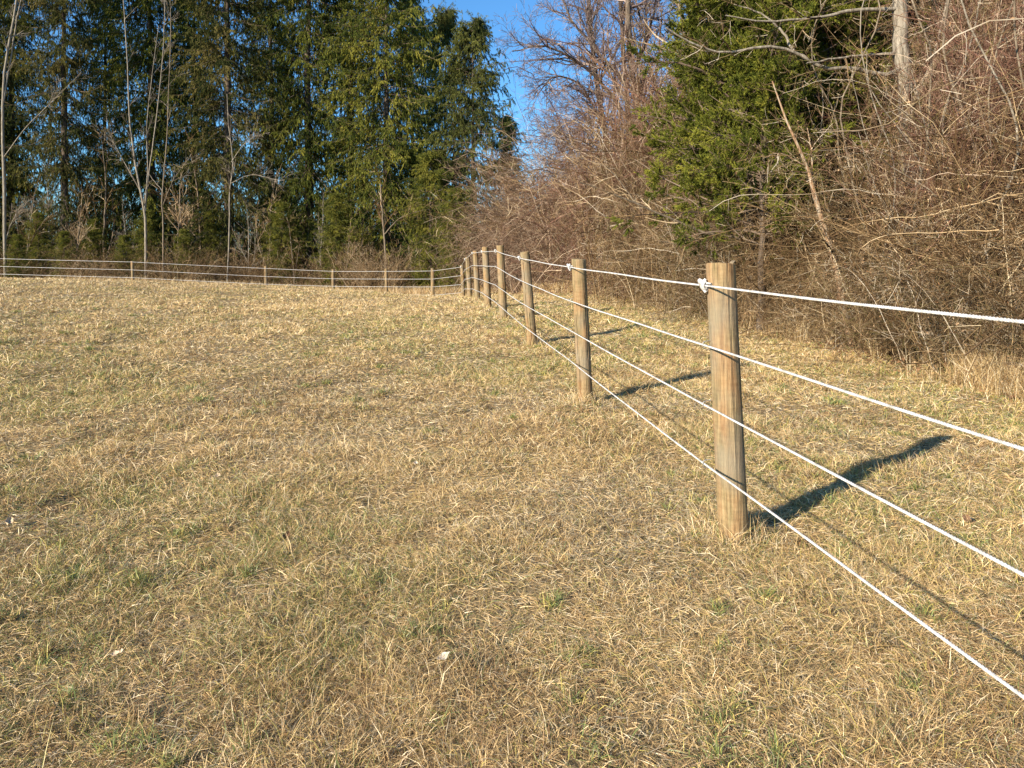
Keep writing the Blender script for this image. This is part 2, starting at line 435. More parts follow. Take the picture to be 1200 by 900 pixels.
def mixcol(cols, wts, N):
    wts = wts / wts.sum(1, keepdims=True); cw = np.cumsum(wts, 1); u = rng.random(N)[:, None]
    k = (u > cw).sum(1).clip(0, len(cols) - 1)
    return np.array(cols)[k]


def woods_edge(y):
    """x of the brush edge on the right, beyond the fence, at distance y"""
    return np.interp(y, [0, 5, 7.5, 10, 13.4, 18.5, 24, 28, 33, 38], [6.2, 5.6, 5.1, 4.8, 4.5, 3.7, 2.3, .9, .2, -1])


NB = 1700000
dd = np.linspace(1.2, 46, 4000); wgt = np.minimum(1, (3 / dd)) ** 1.6 * dd; cdf = np.cumsum(wgt); cdf /= cdf[-1]
D = np.interp(rng.random(NB), cdf, dd); A = np.where(rng.random(NB) < .14, rng.uniform(-1.45, 1.45, NB), rng.uniform(-.86, .86, NB))
x = D * np.sin(A); y = D * np.cos(A)
hole = fbm(x, y, .30, 5, 3)
keep = (x < woods_edge(y) + .6) & (y > .6) & (rng.random(NB) < np.clip(.30 + (hole - .35) * 6.5, .14, 1))
x = x[keep]; y = y[keep]; D = D[keep]; N = len(x)
sc = np.maximum(1, D / 3)
pg = fbm(x, y, 2.2, 0, 3)                 # green patches
pb = fbm(x, y, 1.1, 2, 3)                 # grey / matted patches
pt = fbm(x, y, .45, 5, 2)                 # tufts
ps = np.where(x > 1.2 - .13 * y, .10, 0)    # greener beyond the fence
straw, tan, pale, grey, brown, green, yell, dk = (.70, .505, .235), (.58, .40, .19), (.87, .72, .46), (.38, .315, .215), (.34, .205, .095), (.17, .215, .065), (.50, .42, .12), (.085, .065, .038)
trk = track(x, y); gfac = 1.1 * trk + np.clip((pg - .50) * 5, 0, 1) + .8 * np.clip((vnoise(x, y, .33, 7) - .8) * 5, 0, 1)
mfac = np.clip((pb - .5) * 4.5, 0, 1)
bf = np.clip((fbm(x, y, .8, 3, 3) - .53) * 6, 0, 1); far = np.clip((D - 9) / 18, 0, 1)
wts = np.stack([.34 + .2 * far, .26 - .3 * mfac.clip(0, .6) + .1, .13 + .10 * far,   .06 + .34 * mfac * (1 - .6 * far), .10 + .12 * mfac + .24 * bf * (1 - .6 * far),
                (.045 + .42 * gfac + ps) * (1 - .55 * far), (.06 + .20 * gfac + ps * .6) * (1 - .4 * far), .04 + .10 * mfac + .07 * bf * (1 - .7 * far)], 1)
col = mixcol([straw, tan, pale, grey, brown, green, yell, dk], wts, N)
col = col * rng.uniform(.75, 1.22, (N, 1)) * np.array([1, 1, 1]) * (1 + (vnoise(x, y, 6, 3)[:, None] - .5) * .25)
swirl = vnoise(x, y, .28, 6) * 6 * np.pi
az = swirl + rng.normal(size=N) * 1.7
lean = np.clip(rng.normal(1.15 - .6 * (pt - .35).clip(0, 1), .38, N), .1, 1.6)
tall = rng.random(N) < .02
L = (.028 + .062 * rng.random(N) + .05 * (pt - .35).clip(0, 1)) * (1 - .3 * mfac); L[tall] *= 1.8
L *= np.minimum(sc, 3) ** .25
L *= 1 - .6 * track(x, y)
col *= (1 - .22 * track(x, y))[:, None]          # trodden straw, darker along the tracks
W = rng.uniform(.0010, .0024, N) * sc ** .85
blades(x, y, L, W, lean, az, col, 'grass', 'short dry matted winter grass with greener patches covering the field', lift=-.004)

# longer untrimmed grass round the feet of the posts
xs = []; ys = []
for (b_, t_) in [(at(p_[2], p_[3], p_[4]), 0) for p_ in POSTS]:
    k_ = 420 if b_[1] < 9 else 160
    aa = rng.uniform(0, 6.28, k_); rr_ = .07 + np.abs(rng.normal(size=k_)) * .07
    xs.append(b_[0] + rr_ * np.cos(aa)); ys.append(b_[1] + rr_ * np.sin(aa))
xs = np.concatenate(xs); ys = np.concatenate(ys); N = len(xs)
col = mixcol([straw, tan, pale, grey, brown, green, yell], np.tile([.28, .2, .25, .08, .08, .08, .06], (N, 1)), N) * rng.uniform(.8, 1.15, (N, 1))
blades(xs, ys, rng.uniform(.05, .17, N), rng.uniform(.0012, .0028, N) * np.maximum(1, ys / 5) ** .7, np.clip(np.abs(rng.normal(.45, .4, N)), 0, 1.4), rng.uniform(0, 6.28, N), col,
       'tuft_grass', 'longer uncut dry grass round the feet of the fence posts', bend=.4)

# greener living tufts, and dark tufts painted in as shaded voids in the grass
xs = []; ys = []; cs = []
for k in range(620):
    d_ = 1.8 + 17 * rng.random() ** 1.3; a_ = rng.uniform(-.75, .75); cx_, cy_ = d_ * math.sin(a_), d_ * math.cos(a_)
    if cx_ > float(woods_edge(cy_)) or float(vnoise(cx_, cy_, 1.7, 0)) < .35: continue
    k_ = rng.integers(30, 110); rr_ = np.abs(rng.normal(size=k_)) * rng.uniform(.03, .08); aa = rng.uniform(0, 6.28, k_)
    xs.append(cx_ + rr_ * np.cos(aa)); ys.append(cy_ + rr_ * np.sin(aa)); g_ = rng.random() < .6
    c_ = mixcol([green, yell, (.24, .30, .10), straw, dk, brown], np.tile([.45, .25, .25, .1, .05, .02] if g_ else [.04, .08, .02, .25, .35, .35], (k_, 1)), k_)
    cs.append(c_ * rng.uniform(.75, 1.15, (k_, 1)))
xs = np.concatenate(xs); ys = np.concatenate(ys); N = len(xs); ds = np.hypot(xs, ys)
blades(xs, ys, rng.uniform(.03, .085, N), rng.uniform(.0014, .0034, N) * np.maximum(1, ds / 3) ** .8, np.clip(np.abs(rng.normal(.7, .4, N)), 0, 1.5), rng.uniform(0, 6.28, N), np.concatenate(cs),
       'tuft_grass', 'small green and dark tufts dotted through the dry field', bend=.5, lift=.004)

# flat matted thatch under the standing blades
NB = 620000
wgt = np.minimum(1, (3 / dd)) ** 1.5 * dd * (dd < 26); cdf = np.cumsum(wgt); cdf /= cdf[-1]
D = np.interp(rng.random(NB), cdf, dd); A = np.where(rng.random(NB) < .14, rng.uniform(-1.45, 1.45, NB), rng.uniform(-.86, .86, NB)); x = D * np.sin(A); y = D * np.cos(A)
keep = (x < woods_edge(y) + .6) & (y > .6); x = x[keep]; y = y[keep]; D = D[keep]; N = len(x)
pb = np.clip((fbm(x, y, 1.1, 2, 3) - .5) * 4.5, 0, 1); pg = np.clip((fbm(x, y, 2.2, 0, 3) - .52) * 4, 0, 1)
bf = np.clip((fbm(x, y, .8, 3, 3) - .53) * 6, 0, 1)
wts = np.stack([.30 - .12 * pb, .30 + 0 * pb, .20 + .05 * pb, .05 + .22 * pb, .12 + .4 * bf, .03 + .14 * pg, .05 + .1 * pg], 1)
col = mixcol([straw, tan, pale, grey, brown, green, yell], wts, N) * rng.uniform(.8, 1.2, (N, 1))
sc = np.maximum(1, D / 3)
blades(x, y, (.025 + .05 * rng.random(N)) * np.minimum(sc, 3) ** .25, rng.uniform(.0012, .0026, N) * sc ** .8, rng.uniform(1.2, 1.52, N), rng.uniform(0, 6.28, N), col,
       'thatch', 'flat matted dead grass lying between the standing tufts', lift=.006, bend=.12)

# ------------------------------------------------------------------ fence
fence = empty('rope_fence', at(859.5, 631, 3.66))
tag(fence, 'round wooden post fence with four white ropes running across the field', 'fence')
bpy.context.view_layer.update()
FB = np.array(fence.location)
EXTRA = [((1.49, .16), (1.46, .16)), ((1.95, -3.3), (1.93, -3.3))]     # posts beside and behind the camera
posts = []
for (tx, ty, bx, by, d) in POSTS:
    posts.append((np.array(at(bx, by, d)), np.array(at(tx, ty, d))))
posts.append((np.array(at(-62, 333, 37.2)), np.array(at(-62, 300, 37.2))))
posts.append((np.array(at(-240, 325, 37.5)), np.array(at(-240, 292, 37.5))))
near = []
for b_, t_ in EXTRA:
    z0 = float(gz(*b_)); near.append((np.array([b_[0], b_[1], z0]), np.array([t_[0], t_[1], z0 + 1.33])))
posts = near[::-1] + posts


def make_post(b, t, k, r0=.0735):
    rg = np.random.default_rng(50 + k)
    ax = t - b; H = np.linalg.norm(ax); ax /= H
    K, S = 40, 56
    u = np.cross(ax, [0, 1, 0]); u /= np.linalg.norm(u); v = np.cross(ax, u)
    zs = np.concatenate([[-.25], np.linspace(0, H - .012, K - 3), [H - .003, H]])
    a = 2 * np.pi * np.arange(S) / S
    ph = rg.uniform(0, 6.28, 5)
    R = r0 * (1 + .02 * np.sin(a + ph[0])[None] + .012 * np.sin(2 * a + ph[1])[None] + .008 * np.sin(zs * 3 + ph[2])[:, None] + rg.normal(size=(1, S)) * .012 + rg.normal(size=(len(zs), S)) * .004)
    R *= rg.uniform(.95, 1.04) * (1.03 - .05 * np.clip(zs / H, 0, 1))[:, None]
    # drying cracks running down the log
    for q in range(6):
        c = rg.uniform(0, 2 * np.pi); z0 = rg.uniform(0, .6) * H; z1 = z0 + rg.uniform(.25, .6) * H
        m_ = (np.abs((a - c + np.pi) % (2 * np.pi) - np.pi) < .062)[None] & ((zs > z0) & (zs < z1))[:, None]
        R = np.where(m_, R - .012, R)
    R[-2] *= .985; R[-1] *= .93
    C = b[None] + zs[:, None] * ax[None]
    V = C[:, None] + R[:, :, None] * (np.cos(a)[None, :, None] * u + np.sin(a)[None, :, None] * v)
    # rough sawn top, tilted a little
    tl = rg.uniform(-.06, .06, 2)
    V[-2:] += ax * (tl[0] * np.cos(a) + tl[1] * np.sin(a))[None, :, None] * .1
    n_ = len(zs)
    i = np.arange(n_ - 1)[:, None] * S; j = np.arange(S)[None]; j2 = (j + 1) % S
    Q = np.stack([i + j, i + j2, i + S + j2, i + S + j], -1).reshape(-1, 4)
    top = (n_ - 1) * S
    cap = np.array([[top + q, top + q + 1, top + S - 2 - q, top + S - 1 - q] for q in range(S // 2 - 1)])
    ac = Acc(); ac.add(V - FB, np.concatenate([Q, cap]), .5)
    o = ac.build('post', M['wood'], fence, smooth=True)
    try:
        o.data.set_sharp_from_angle(angle=math.radians(40))
    except Exception:
        pass
    if k == 2:   # splinter standing up at the sawn edge of the nearest post
        ac = Acc(); c = t + u * 0 - FB
        right = np.array([.055, -.012, 0])
        pl = resample([c + right + [-.01, 0, -.02], c + right + [0, 0, .006], c + right + [.014, 0, .014]], 5)
        ac.tubes(pl[None], np.array([[.014, .012, .010, .007, .003]]), 5)
        ac.build('splinter', M['wood'], o)
    return o


post_obs = [make_post(b, t, k) for k, (b, t) in enumerate(posts)]

ROPEPX = {2: (826, [334.5, 404, 474, 543]), 3: (668, [313, 352.3, 386.5, 422]), 4: (609, [302.5, 328, 353.5, 378]), 5: (581, [294.3, 312.3, 334, 354]),
          6: (565, [295, 311.5, 328, 343]), 7: (553.8, [296.6, 311, 325, 338.5]), 8: (545, [304, 316, 327.3, 338.5]), 9: (540, [313, 323, 333.5, 343]),
          10: (507, [317.5, 327, 336.2, 346]), 11: (452.5, [318, 327, 336, 344.7]), 12: (390, [318, 326.7, 335.5, 344]), 13: (311, [314.5, 324, 333, 341.5]),
          14: (155, [307, 316.3, 325.3, 333.5]), 15: (-62, [301.2, 310.2, 319.2, 328]), 16: (-240, [293.5, 302.5, 311.5, 320])}
DROP = [.158, .455, .748, 1.03]
knots = []
for q in range(4):
    pts = []
    for k in range(len(posts)):
        if k in ROPEPX:
            px, ys = ROPEPX[k]
            d = posts[k][0][1] - (.0 if k < 9 else .05 if k == 9 else .085)
            pts.append(np.array(at(px, ys[q], d)) + (np.array([-.006, 0, 0]) if k < 9 else 0))
        else:
            b, t = posts[k]
            pts.append(np.array([b[0] - .085, b[1], EYE - DROP[q]]))
    allp = []
    for k in range(len(pts) - 1):
        a_, b_ = pts[k], pts[k + 1]
        s = np.linspace(0, 1, 14)[:-1, None]
        sg = .004 * np.linalg.norm(b_ - a_) / 3.5
        seg = a_ + (b_ - a_) * s; seg[:, 2] -= (sg * 4 * s * (1 - s))[:, 0]
        allp.append(seg)
    allp = np.concatenate(allp + [pts[-1][None]]) - FB
    nn = sum(1 for k in range(5)) * 13                  # points before the third post in front of the camera
    npt = allp[:nn + 1]; seg = np.r_[0, np.cumsum(np.linalg.norm(np.diff(npt, axis=0), axis=1))]
    sN = np.arange(0, seg[-1], .007); cl = np.stack([np.interp(sN, seg, npt[:, c_]) for c_ in range(3)], 1)
    cl[:, 2] += .0025 * np.sin(sN * 2.3 + q) * np.sin(sN * .9); cl[:, 0] += .002 * np.sin(sN * 3.1 + q * 2)
    ac = Acc(); ac.tubes(allp[None, nn:], np.linspace(.0060, .0085, len(allp) - nn)[None], 8)
    T_ = np.gradient(cl, axis=0); T_ /= np.linalg.norm(T_, axis=1, keepdims=True)
    u_ = np.cross(T_, [0, 0, 1.0]); u_ /= np.linalg.norm(u_, axis=1, keepdims=True); v_ = np.cross(T_, u_)
    for st_ in range(3):
        ph_ = sN / .034 * 2 * np.pi + st_ * 2 * np.pi / 3
        ac.tubes((cl + .0027 * (np.cos(ph_)[:, None] * u_ + np.sin(ph_)[:, None] * v_))[None], np.full((1, len(cl)), .0029), 6)
    ac.build('rope', M['rope'], fence, smooth=True)
    if q == 0: knots = pts
    else:                                               # galvanised staples holding the lower ropes
        for k in range(2, 9):
            c0 = pts[k] - FB + np.array([.004, -.006, 0])
            pl = resample([c0 + [.03, .0, .022], c0 + [-.006, -.004, .016], c0 + [-.009, -.006, 0], c0 + [-.006, -.004, -.016], c0 + [.03, .0, -.022]], 12)
            ac = Acc(); ac.tubes(pl[None], np.full((1, 12), .0022), 6); ac.build('staple', M['steel'], post_obs[k], smooth=True)
for k, kp in enumerate(knots):       # the top rope is tied round each post
    if k > 9: continue
    rg = np.random.default_rng(900 + k)
    nx = knots[min(k + 1, len(knots) - 1)]; T = nx - kp; T /= np.linalg.norm(T)
    u = np.cross(T, [0, 0, 1]); u /= np.linalg.norm(u); v = np.cross(T, u)
    ac = Acc(); c0 = kp - FB
    for w_ in range(3):
        s = np.linspace(0, 2 * np.pi * 1.9, 34)
        off = (w_ - 1) * .010
        rad = .015 + .003 * w_ + rg.uniform(-.002, .002)
        pl = c0 + T * (off + .011 * np.sin(s * .5 + w_))[:, None] + u * (rad * .8 * np.cos(s))[:, None] + v * (rad * 1.25 * np.sin(s + w_))[:, None]
        ac.tubes(pl[None], np.full((1, 34), .0075), 7)
    for sg in (1, -1):
        tail = resample([c0, c0 + np.array([-.004, -.012, .016 * sg]), c0 + np.array([.006, -.016, .032 * sg])], 7)
        ac.tubes(tail[None], np.full((1, 7), .0075), 7)
    # the loop that goes round the post
    pb, ptp = posts[k]; ax = ptp - pb; f = (kp[2] - pb[2]) / ax[2]; cc = pb + ax * f - FB
    s = np.linspace(0, 2 * np.pi, 40)
    lp = cc + np.stack([.0775 * np.cos(s + math.pi), .0775 * np.sin(s + math.pi), .012 * np.cos(s)], 1)
    if k in (2, 3, 4, 5, 6, 7, 8):
        m_ = lp[:, 1] > cc[1] - .05
        lp = lp[m_ & (lp[:, 0] < cc[0] + .06)]
        lp = lp[np.argsort(np.arctan2(lp[:, 1] - cc[1], lp[:, 0] - cc[0]) % (2 * np.pi))]
        if len(lp) > 4: ac.tubes(lp[None], np.full((1, len(lp)), .005), 6)
    o = ac.build('rope_knot', M['rope'], post_obs[k], smooth=True)
#VEG

# ------------------------------------------------------------------ plant builders (each returns an Empty with its parts, standing at the origin)
def spruce(H, rad, seed, mfol='spruce', low=1.2, lowfrac=.25, dens=1.0, droop=.16, tbase=0.0):
    rg = np.random.default_rng(seed)
    root = empty('spruce_tree', (0, 0, 0))
    ac = Acc()
    K = 16; zz = np.linspace(-.3, H, K)
    P = np.stack([np.cumsum(rg.normal(size=K)) * .03, np.cumsum(rg.normal(size=K)) * .03, zz], 1)
    R = .012 * H * (1 - zz / H * .96).clip(.02) + .01
    ac.tubes(P[None], R[None], 9, rng=rg)
    ac.build('trunk', M['bark_dark'], root, smooth=True)
    nb = int(H / .42 * 6 * dens)
    z = low + (H - low) * (rg.random(nb)) ** 1.05
    z = np.sort(z); t = z / H
    prof = np.minimum(1, .55 + 1.6 * t) * (1 - t) ** .55
    clump = .78 + .5 * np.interp(z, np.linspace(0, H, 14), rg.random(14))
    Ln = rad * prof * clump * rg.uniform(.4, 1.25, nb) + .25
    a = rg.uniform(0, 2 * np.pi, nb)
    el = np.radians(-18 + 55 * t) + rg.normal(size=nb) * .12
    d0 = np.stack([np.cos(a) * np.cos(el), np.sin(a) * np.cos(el), np.sin(el)], 1)
    p0 = np.stack([np.interp(z, zz, P[:, 0]), np.interp(z, zz, P[:, 1]), z], 1)
    Kb = 9; up = np.array([0, -droop, -droop, -droop * .8, -.03, .05, .10, .12, .1])
    B = walk(p0, d0, Ln, Kb, .05, up, rg); Rb = (.012 + .010 * Ln / rad)[:, None] * np.linspace(1, .2, Kb)[None]
    ac = Acc(); ac.tubes(B, Rb, 4, rng=rg)
    # lower dead branches
    dead = z < H * lowfrac
    S1, R1, i1 = spawn(B, Rb, 13, 1.12, (.7, 1.35), 5, .09, -.32, rg, tmin=.12, rr=.4, fall=.35)
    ac.tubes(S1, R1, 3, rng=rg)
    ac.build('branches', M['deadtwig'], root)
    live = ~(dead[i1] & (rg.random(len(i1)) < .4)); S1 = S1[live]; i1 = i1[live]
    n = 40; N = len(S1)
    bt = rg.random(nb)[i1]
    tt = rg.uniform(.0, 1, (N, n)); f = tt * 4; ii = np.minimum(f.astype(int), 3); fr = (f - ii)[..., None]
    C = S1[np.arange(N)[:, None], ii] * (1 - fr) + S1[np.arange(N)[:, None], ii + 1] * fr
    T = S1[np.arange(N)[:, None], ii + 1] - S1[np.arange(N)[:, None], ii]; T /= np.linalg.norm(T, axis=2, keepdims=True) + 1e-9
    Dd = T * .5 + rg.normal(size=T.shape) * .33; Dd[..., 2] -= .95
    tint = np.clip(bt[:, None] * .68 + rg.random((N, n)) * .32 + .12 * (Dd[..., 2] < -.9) + tbase, 0, 1)
    ac = Acc(); ac.leaves(C.reshape(-1, 3), Dd.reshape(-1, 3), rg.uniform(.09, .26, N * n), rg.uniform(.022, .044, N * n), tint.reshape(-1), rng=rg)
    # tip sprays
    n2 = 44; tt = rg.uniform(.45, 1, (nb, n2)); f = tt * 8; ii = np.minimum(f.astype(int), 7); fr = (f - ii)[..., None]
    C = B[np.arange(nb)[:, None], ii] * (1 - fr) + B[np.arange(nb)[:, None], ii + 1] * fr
    T = B[np.arange(nb)[:, None], ii + 1] - B[np.arange(nb)[:, None], ii]; T /= np.linalg.norm(T, axis=2, keepdims=True) + 1e-9
    Dd = T * .7 + rg.normal(size=T.shape) * .5; Dd[..., 2] -= .25
    ac.leaves(C.reshape(-1, 3), Dd.reshape(-1, 3), rg.uniform(.09, .22, nb * n2), rg.uniform(.022, .045, nb * n2), np.clip(.35 + .65 * rg.random(nb * n2) + tbase, 0, 1), rng=rg)
    ac.build('crown', M[mfol], root)
    return root


def cedar(H, rad, seed, low=.8, sprays=14, size=.075, lean=(0, 0)):
    rg = np.random.default_rng(seed)
    root = empty('cedar_tree', (0, 0, 0))
    K = 14; zz = np.linspace(-.3, H, K)
    P = np.stack([np.cumsum(rg.normal(size=K)) * .05 + lean[0] * zz, np.cumsum(rg.normal(size=K)) * .05 + lean[1] * zz, zz], 1)
    ac = Acc(); ac.tubes(P[None], (.016 * H * (1 - zz / H * .95).clip(.03) + .008)[None], 9, rng=rg)
    ac.build('trunk', M['bark_dark'], root, smooth=True)
    nb = 210; z = low + (H - low) * rg.random(nb) ** .9; t = z / H
    Ln = rad * np.minimum(1, .6 + 1.3 * t) * (1 - t) ** .5 * rg.uniform(.55, 1.2, nb) + .25
    a = rg.uniform(0, 2 * np.pi, nb); Ln *= 1 + .28 * np.sin(a * 3 + z * 2.1)
    el = np.radians(5 + 35 * t) + rg.normal(size=nb) * .2
    d0 = np.stack([np.cos(a) * np.cos(el), np.sin(a) * np.cos(el), np.sin(el)], 1)
    p0 = np.stack([np.interp(z, zz, P[:, 0]), np.interp(z, zz, P[:, 1]), z], 1)
    B = walk(p0, d0, Ln, 8, .12, .02, rg); Rb = (.010 + .012 * Ln / rad)[:, None] * np.linspace(1, .2, 8)[None]
    S1, R1, i1 = spawn(B, Rb, 9, .62, (.4, 1.0), 5, .14, .02, rg, tmin=.3, rr=.5)
    S2, R2, i2 = spawn(S1, R1, 5, .27, (.35, .9), 3, .15, .02, rg, tmin=.15, rr=.6)
    ac = Acc(); ac.tubes(B, Rb, 4, rng=rg); ac.tubes(S1, R1, 3, rng=rg)
    ac.build('branches', M['deadtwig'], root)
    N = len(S2); n = sprays
    clump = rg.random(len(B))[i1[i2]] * .35 + rg.random(len(S1))[i2] * .3
    tt = rg.uniform(0, 1, (N, n)); f = tt * 2; ii = np.minimum(f.astype(int), 1); fr = (f - ii)[..., None]
    C = S2[np.arange(N)[:, None], ii] * (1 - fr) + S2[np.arange(N)[:, None], ii + 1] * fr
    T = S2[np.arange(N)[:, None], ii + 1] - S2[np.arange(N)[:, None], ii]; T /= np.linalg.norm(T, axis=2, keepdims=True) + 1e-9
    Dd = T + rg.normal(size=T.shape) * .45
    tint = np.clip(clump[:, None] + rg.random((N, n)) * .35, 0, 1)
    ac = Acc(); ac.leaves(C.reshape(-1, 3), Dd.reshape(-1, 3), rg.uniform(.5, 1.3, N * n) * size, rg.uniform(.009, .019, N * n) * size / .066, tint.reshape(-1), rng=rg)
    ac.build('crown', M['cedar'], root)
    return root


def crown_twigs(P, R, rg, spec):
    """spec: list of (n, L, ang, K, curl, up, tmin); returns lists of tubes level by level"""
    out = [(P, R)]
    for (n, L, ang, K, curl, up, tmin) in spec:
        P, R, _ = spawn(P, R, n, L, ang, K, curl, up, rg, tmin=tmin, rr=.62, taper=.3)
        R = np.maximum(R, .0022); out.append((P, R))
    return out


def bare_tree(name, stems, radii, seed, bark, twig, spec, limb_sides=5, min_r=.0022):
    """stems: list of polylines in local coordinates, radii: (r0, r1) for each"""
    rg = np.random.default_rng(seed)
    root = empty(name, (0, 0, 0))
    ac = Acc(); allP = []; allR = []
    for s, (r0, r1) in zip(stems, radii):
        p = resample(s, 18, .0036 * min(max(r0 / .02, 1), 3), rg); r_ = np.linspace(r0, r1, 18)
        r_ = r_ * (1 + rg.normal(size=18) * .03)
        ac.tubes(p[None], r_[None], 9, rng=rg); allP.append(p); allR.append(r_)
    ac.build('trunk', M[bark], root, smooth=True)
    lv = crown_twigs(np.array(allP), np.array(allR), rg, spec)
    ac = Acc()
    for k, (P, R) in enumerate(lv[1:]):
        ac.tubes(P, np.maximum(R, min_r), limb_sides if k == 0 else 3, rng=rg)
    ac.build('crown', M[twig], root)
    return root


def shrub(H, spread, seed, mat_, nst=60, arch=-.10, name='thicket_shrub', n2=8, n3=4, r=.006, leaves=0, curl=.13):
    rg = np.random.default_rng(seed)
    root = None
    a = rg.uniform(0, 2 * np.pi, nst); rr = np.sqrt(rg.random(nst)) * spread * .5
    p0 = np.stack([np.cos(a) * rr, np.sin(a) * rr, np.full(nst, -.1)], 1)
    tl = rg.uniform(0, .75, nst); a2 = a + rg.normal(size=nst) * .8
    d0 = np.stack([np.cos(a2) * np.sin(tl), np.sin(a2) * np.sin(tl), np.cos(tl)], 1)
    Ln = H * rg.uniform(.55, 1.35, nst)
    up = np.concatenate([[0, 0, 0, 0], np.linspace(0, arch * 2, 8)])
    P = walk(p0, d0, Ln, 12, curl, up, rg); R = (r * rg.uniform(.6, 1.6, nst))[:, None] * np.linspace(1, .35, 12)[None]
    lv = crown_twigs(P, R, rg, [(n2, H * .34, (.3, 1.1), 6, .2, -.01, .15), (n3, H * .14, (.3, 1.2), 4, .22, 0, .1)])
    ac = Acc()
    for P_, R_ in lv: ac.tubes(P_, np.maximum(R_, .0018), 3, rng=rg)
    o = ac.build(name, M[mat_])
    if leaves:
        e = empty(name, (0, 0, 0)); o.name = 'stems'; o.parent = e
        P_, R_ = lv[-1]; idx = rg.integers(0, len(P_), leaves)
        C = P_[idx, rg.integers(1, P_.shape[1], leaves)]
        ac = Acc(); ac.leaves(C, rg.normal(size=(leaves, 3)) - np.array([0, 0, .6]), rg.uniform(.02, .05, leaves), rg.uniform(.012, .028, leaves), rg.random(leaves), rng=rg)
        ac.build('leaves', M['leaf_dead'], e)
        return e
    return o


def tangle(sx, sy, H, seed, mat_, nst=500, ntw=10, r=.0045, name='vine_tangle', zlow=0.0, leafy=1500, top=1.0):
    """vines and briars grown through one another into a bank"""
    rg = np.random.default_rng(seed)
    e = empty(name, (0, 0, 0))
    p0 = np.stack([rg.uniform(-sx, sx, nst), rg.uniform(-sy, sy, nst), zlow + (H - zlow) * rg.random(nst) ** 1.1 * .9], 1)
    # rounded bank: higher in the middle
    e2 = (p0[:, 0] / sx) ** 2 + (p0[:, 1] / sy) ** 2
    p0[:, 2] = zlow + (p0[:, 2] - zlow) * np.sqrt(np.clip(1.15 - e2 * .55, .1, 1))
    d0 = rg.normal(size=(nst, 3)); d0[:, 2] = np.abs(d0[:, 2]) * 1.1 - .35
    Ln = rg.uniform(.5, 1.9, nst) * H ** .4
    P = walk(p0, d0, Ln * 1.2, 14, .15, np.linspace(.03, -.10, 14), rg)
    R = (r * np.clip(rg.lognormal(-.25, .65, nst), .3, 4.0))[:, None] * np.linspace(1, .4, 14)[None]
    ng = nst // 7   # uprights rising from the ground
    g0 = np.stack([rg.uniform(-sx, sx, ng), rg.uniform(-sy, sy, ng), np.full(ng, -.1 + zlow * .0)], 1)
    gd = np.stack([rg.normal(size=ng) * .22, rg.normal(size=ng) * .22, np.ones(ng)], 1)
    G = walk(g0, gd, rg.uniform(.5, 1.0, ng) * H, 14, .09, 0, rg); GR = (r * 1.5 * rg.uniform(.6, 1.8, ng))[:, None] * np.linspace(1, .4, 14)[None]
    P = np.concatenate([P, G]); R = np.concatenate([R, GR])
    S1, R1, _ = spawn(P, R, ntw, .38, (.3, 1.2), 5, .15, -.02, rg, tmin=.05, rr=.6, fall=.2)
    S2, R2, _ = spawn(S1, R1, 3, .13, (.4, 1.2), 3, .2, 0, rg, tmin=.1, rr=.7, fall=.2)
    ac = Acc(); ac.tubes(P, R, 4, rng=rg); ac.build('vines', M[mat_], e)
    ac = Acc(); ac.tubes(S1, np.maximum(R1, .0017), 3, rng=rg); ac.tubes(S2, np.maximum(R2, .0015), 3, rng=rg); ac.build('twigs', M[mat_], e)
    if leafy:
        i_ = rg.integers(0, len(S2), leafy); C = S2[i_, 2]
        ac = Acc(); ac.leaves(C, rg.normal(size=(leafy, 3)) - np.array([0, 0, .5]), rg.uniform(.015, .045, leafy), rg.uniform(.010, .024, leafy), rg.random(leafy), rng=rg)
        ac.build('leaves', M['leaf_dead'], e)
    return e


def place(o, x, y, rz=0., s=1., dz=0.):
    o.location = (x, y, float(gz(x, y, False)) + dz); o.rotation_euler = (0, 0, rz); o.scale = (s, s, s)


def dup(o, x, y, rz, s, label, cat, group=None, dz=0., tilt=(0, 0)):
    sv = s if isinstance(s, tuple) else (s, s, s)
    return copy_tree(o, (x, y, float(gz(x, y, False)) + dz), rz, sv, label, cat, group, tilt)


def px(x, d): return (x - 600) / F * d


PR = random.Random(5)
# ------------------------------------------------------------------ spruces behind the far fence
GS = 'spruces behind the far fence'
sA = spruce(24, 5.6, 1, 'spruce', low=1.0, lowfrac=.06, dens=1.3, droop=.19, tbase=.10)
place(sA, px(452, 47), 47); tag(sA, 'broad bright green spruce with hanging branches behind the far fence bend, fullest of the row', 'spruce', GS)
sB = spruce(18.3, 4.7, 2, 'spruce_blue', low=.8, lowfrac=.05, dens=1.2, droop=.14, tbase=.12)
place(sB, px(554, 45), 45, 0, .89); tag(sB, 'dark blue-green spruce with blunt top in view, against the open sky', 'spruce', GS)
sC = spruce(28, 4.3, 3, 'spruce', low=3, lowfrac=.08, dens=1.1, droop=.24, tbase=-.02)
place(sC, px(362, 48), 48); tag(sC, 'slender green spruce with sky gaps on both sides, just left of the fullest spruce', 'spruce', GS)
sD = spruce(28, 5.2, 4, 'spruce_brown', low=2.5, lowfrac=.12, dens=1.05, droop=.16)
place(sD, px(268, 47), 47); tag(sD, 'tall dark spruce with brown bare lower limbs, behind the single thin snag', 'spruce', GS)
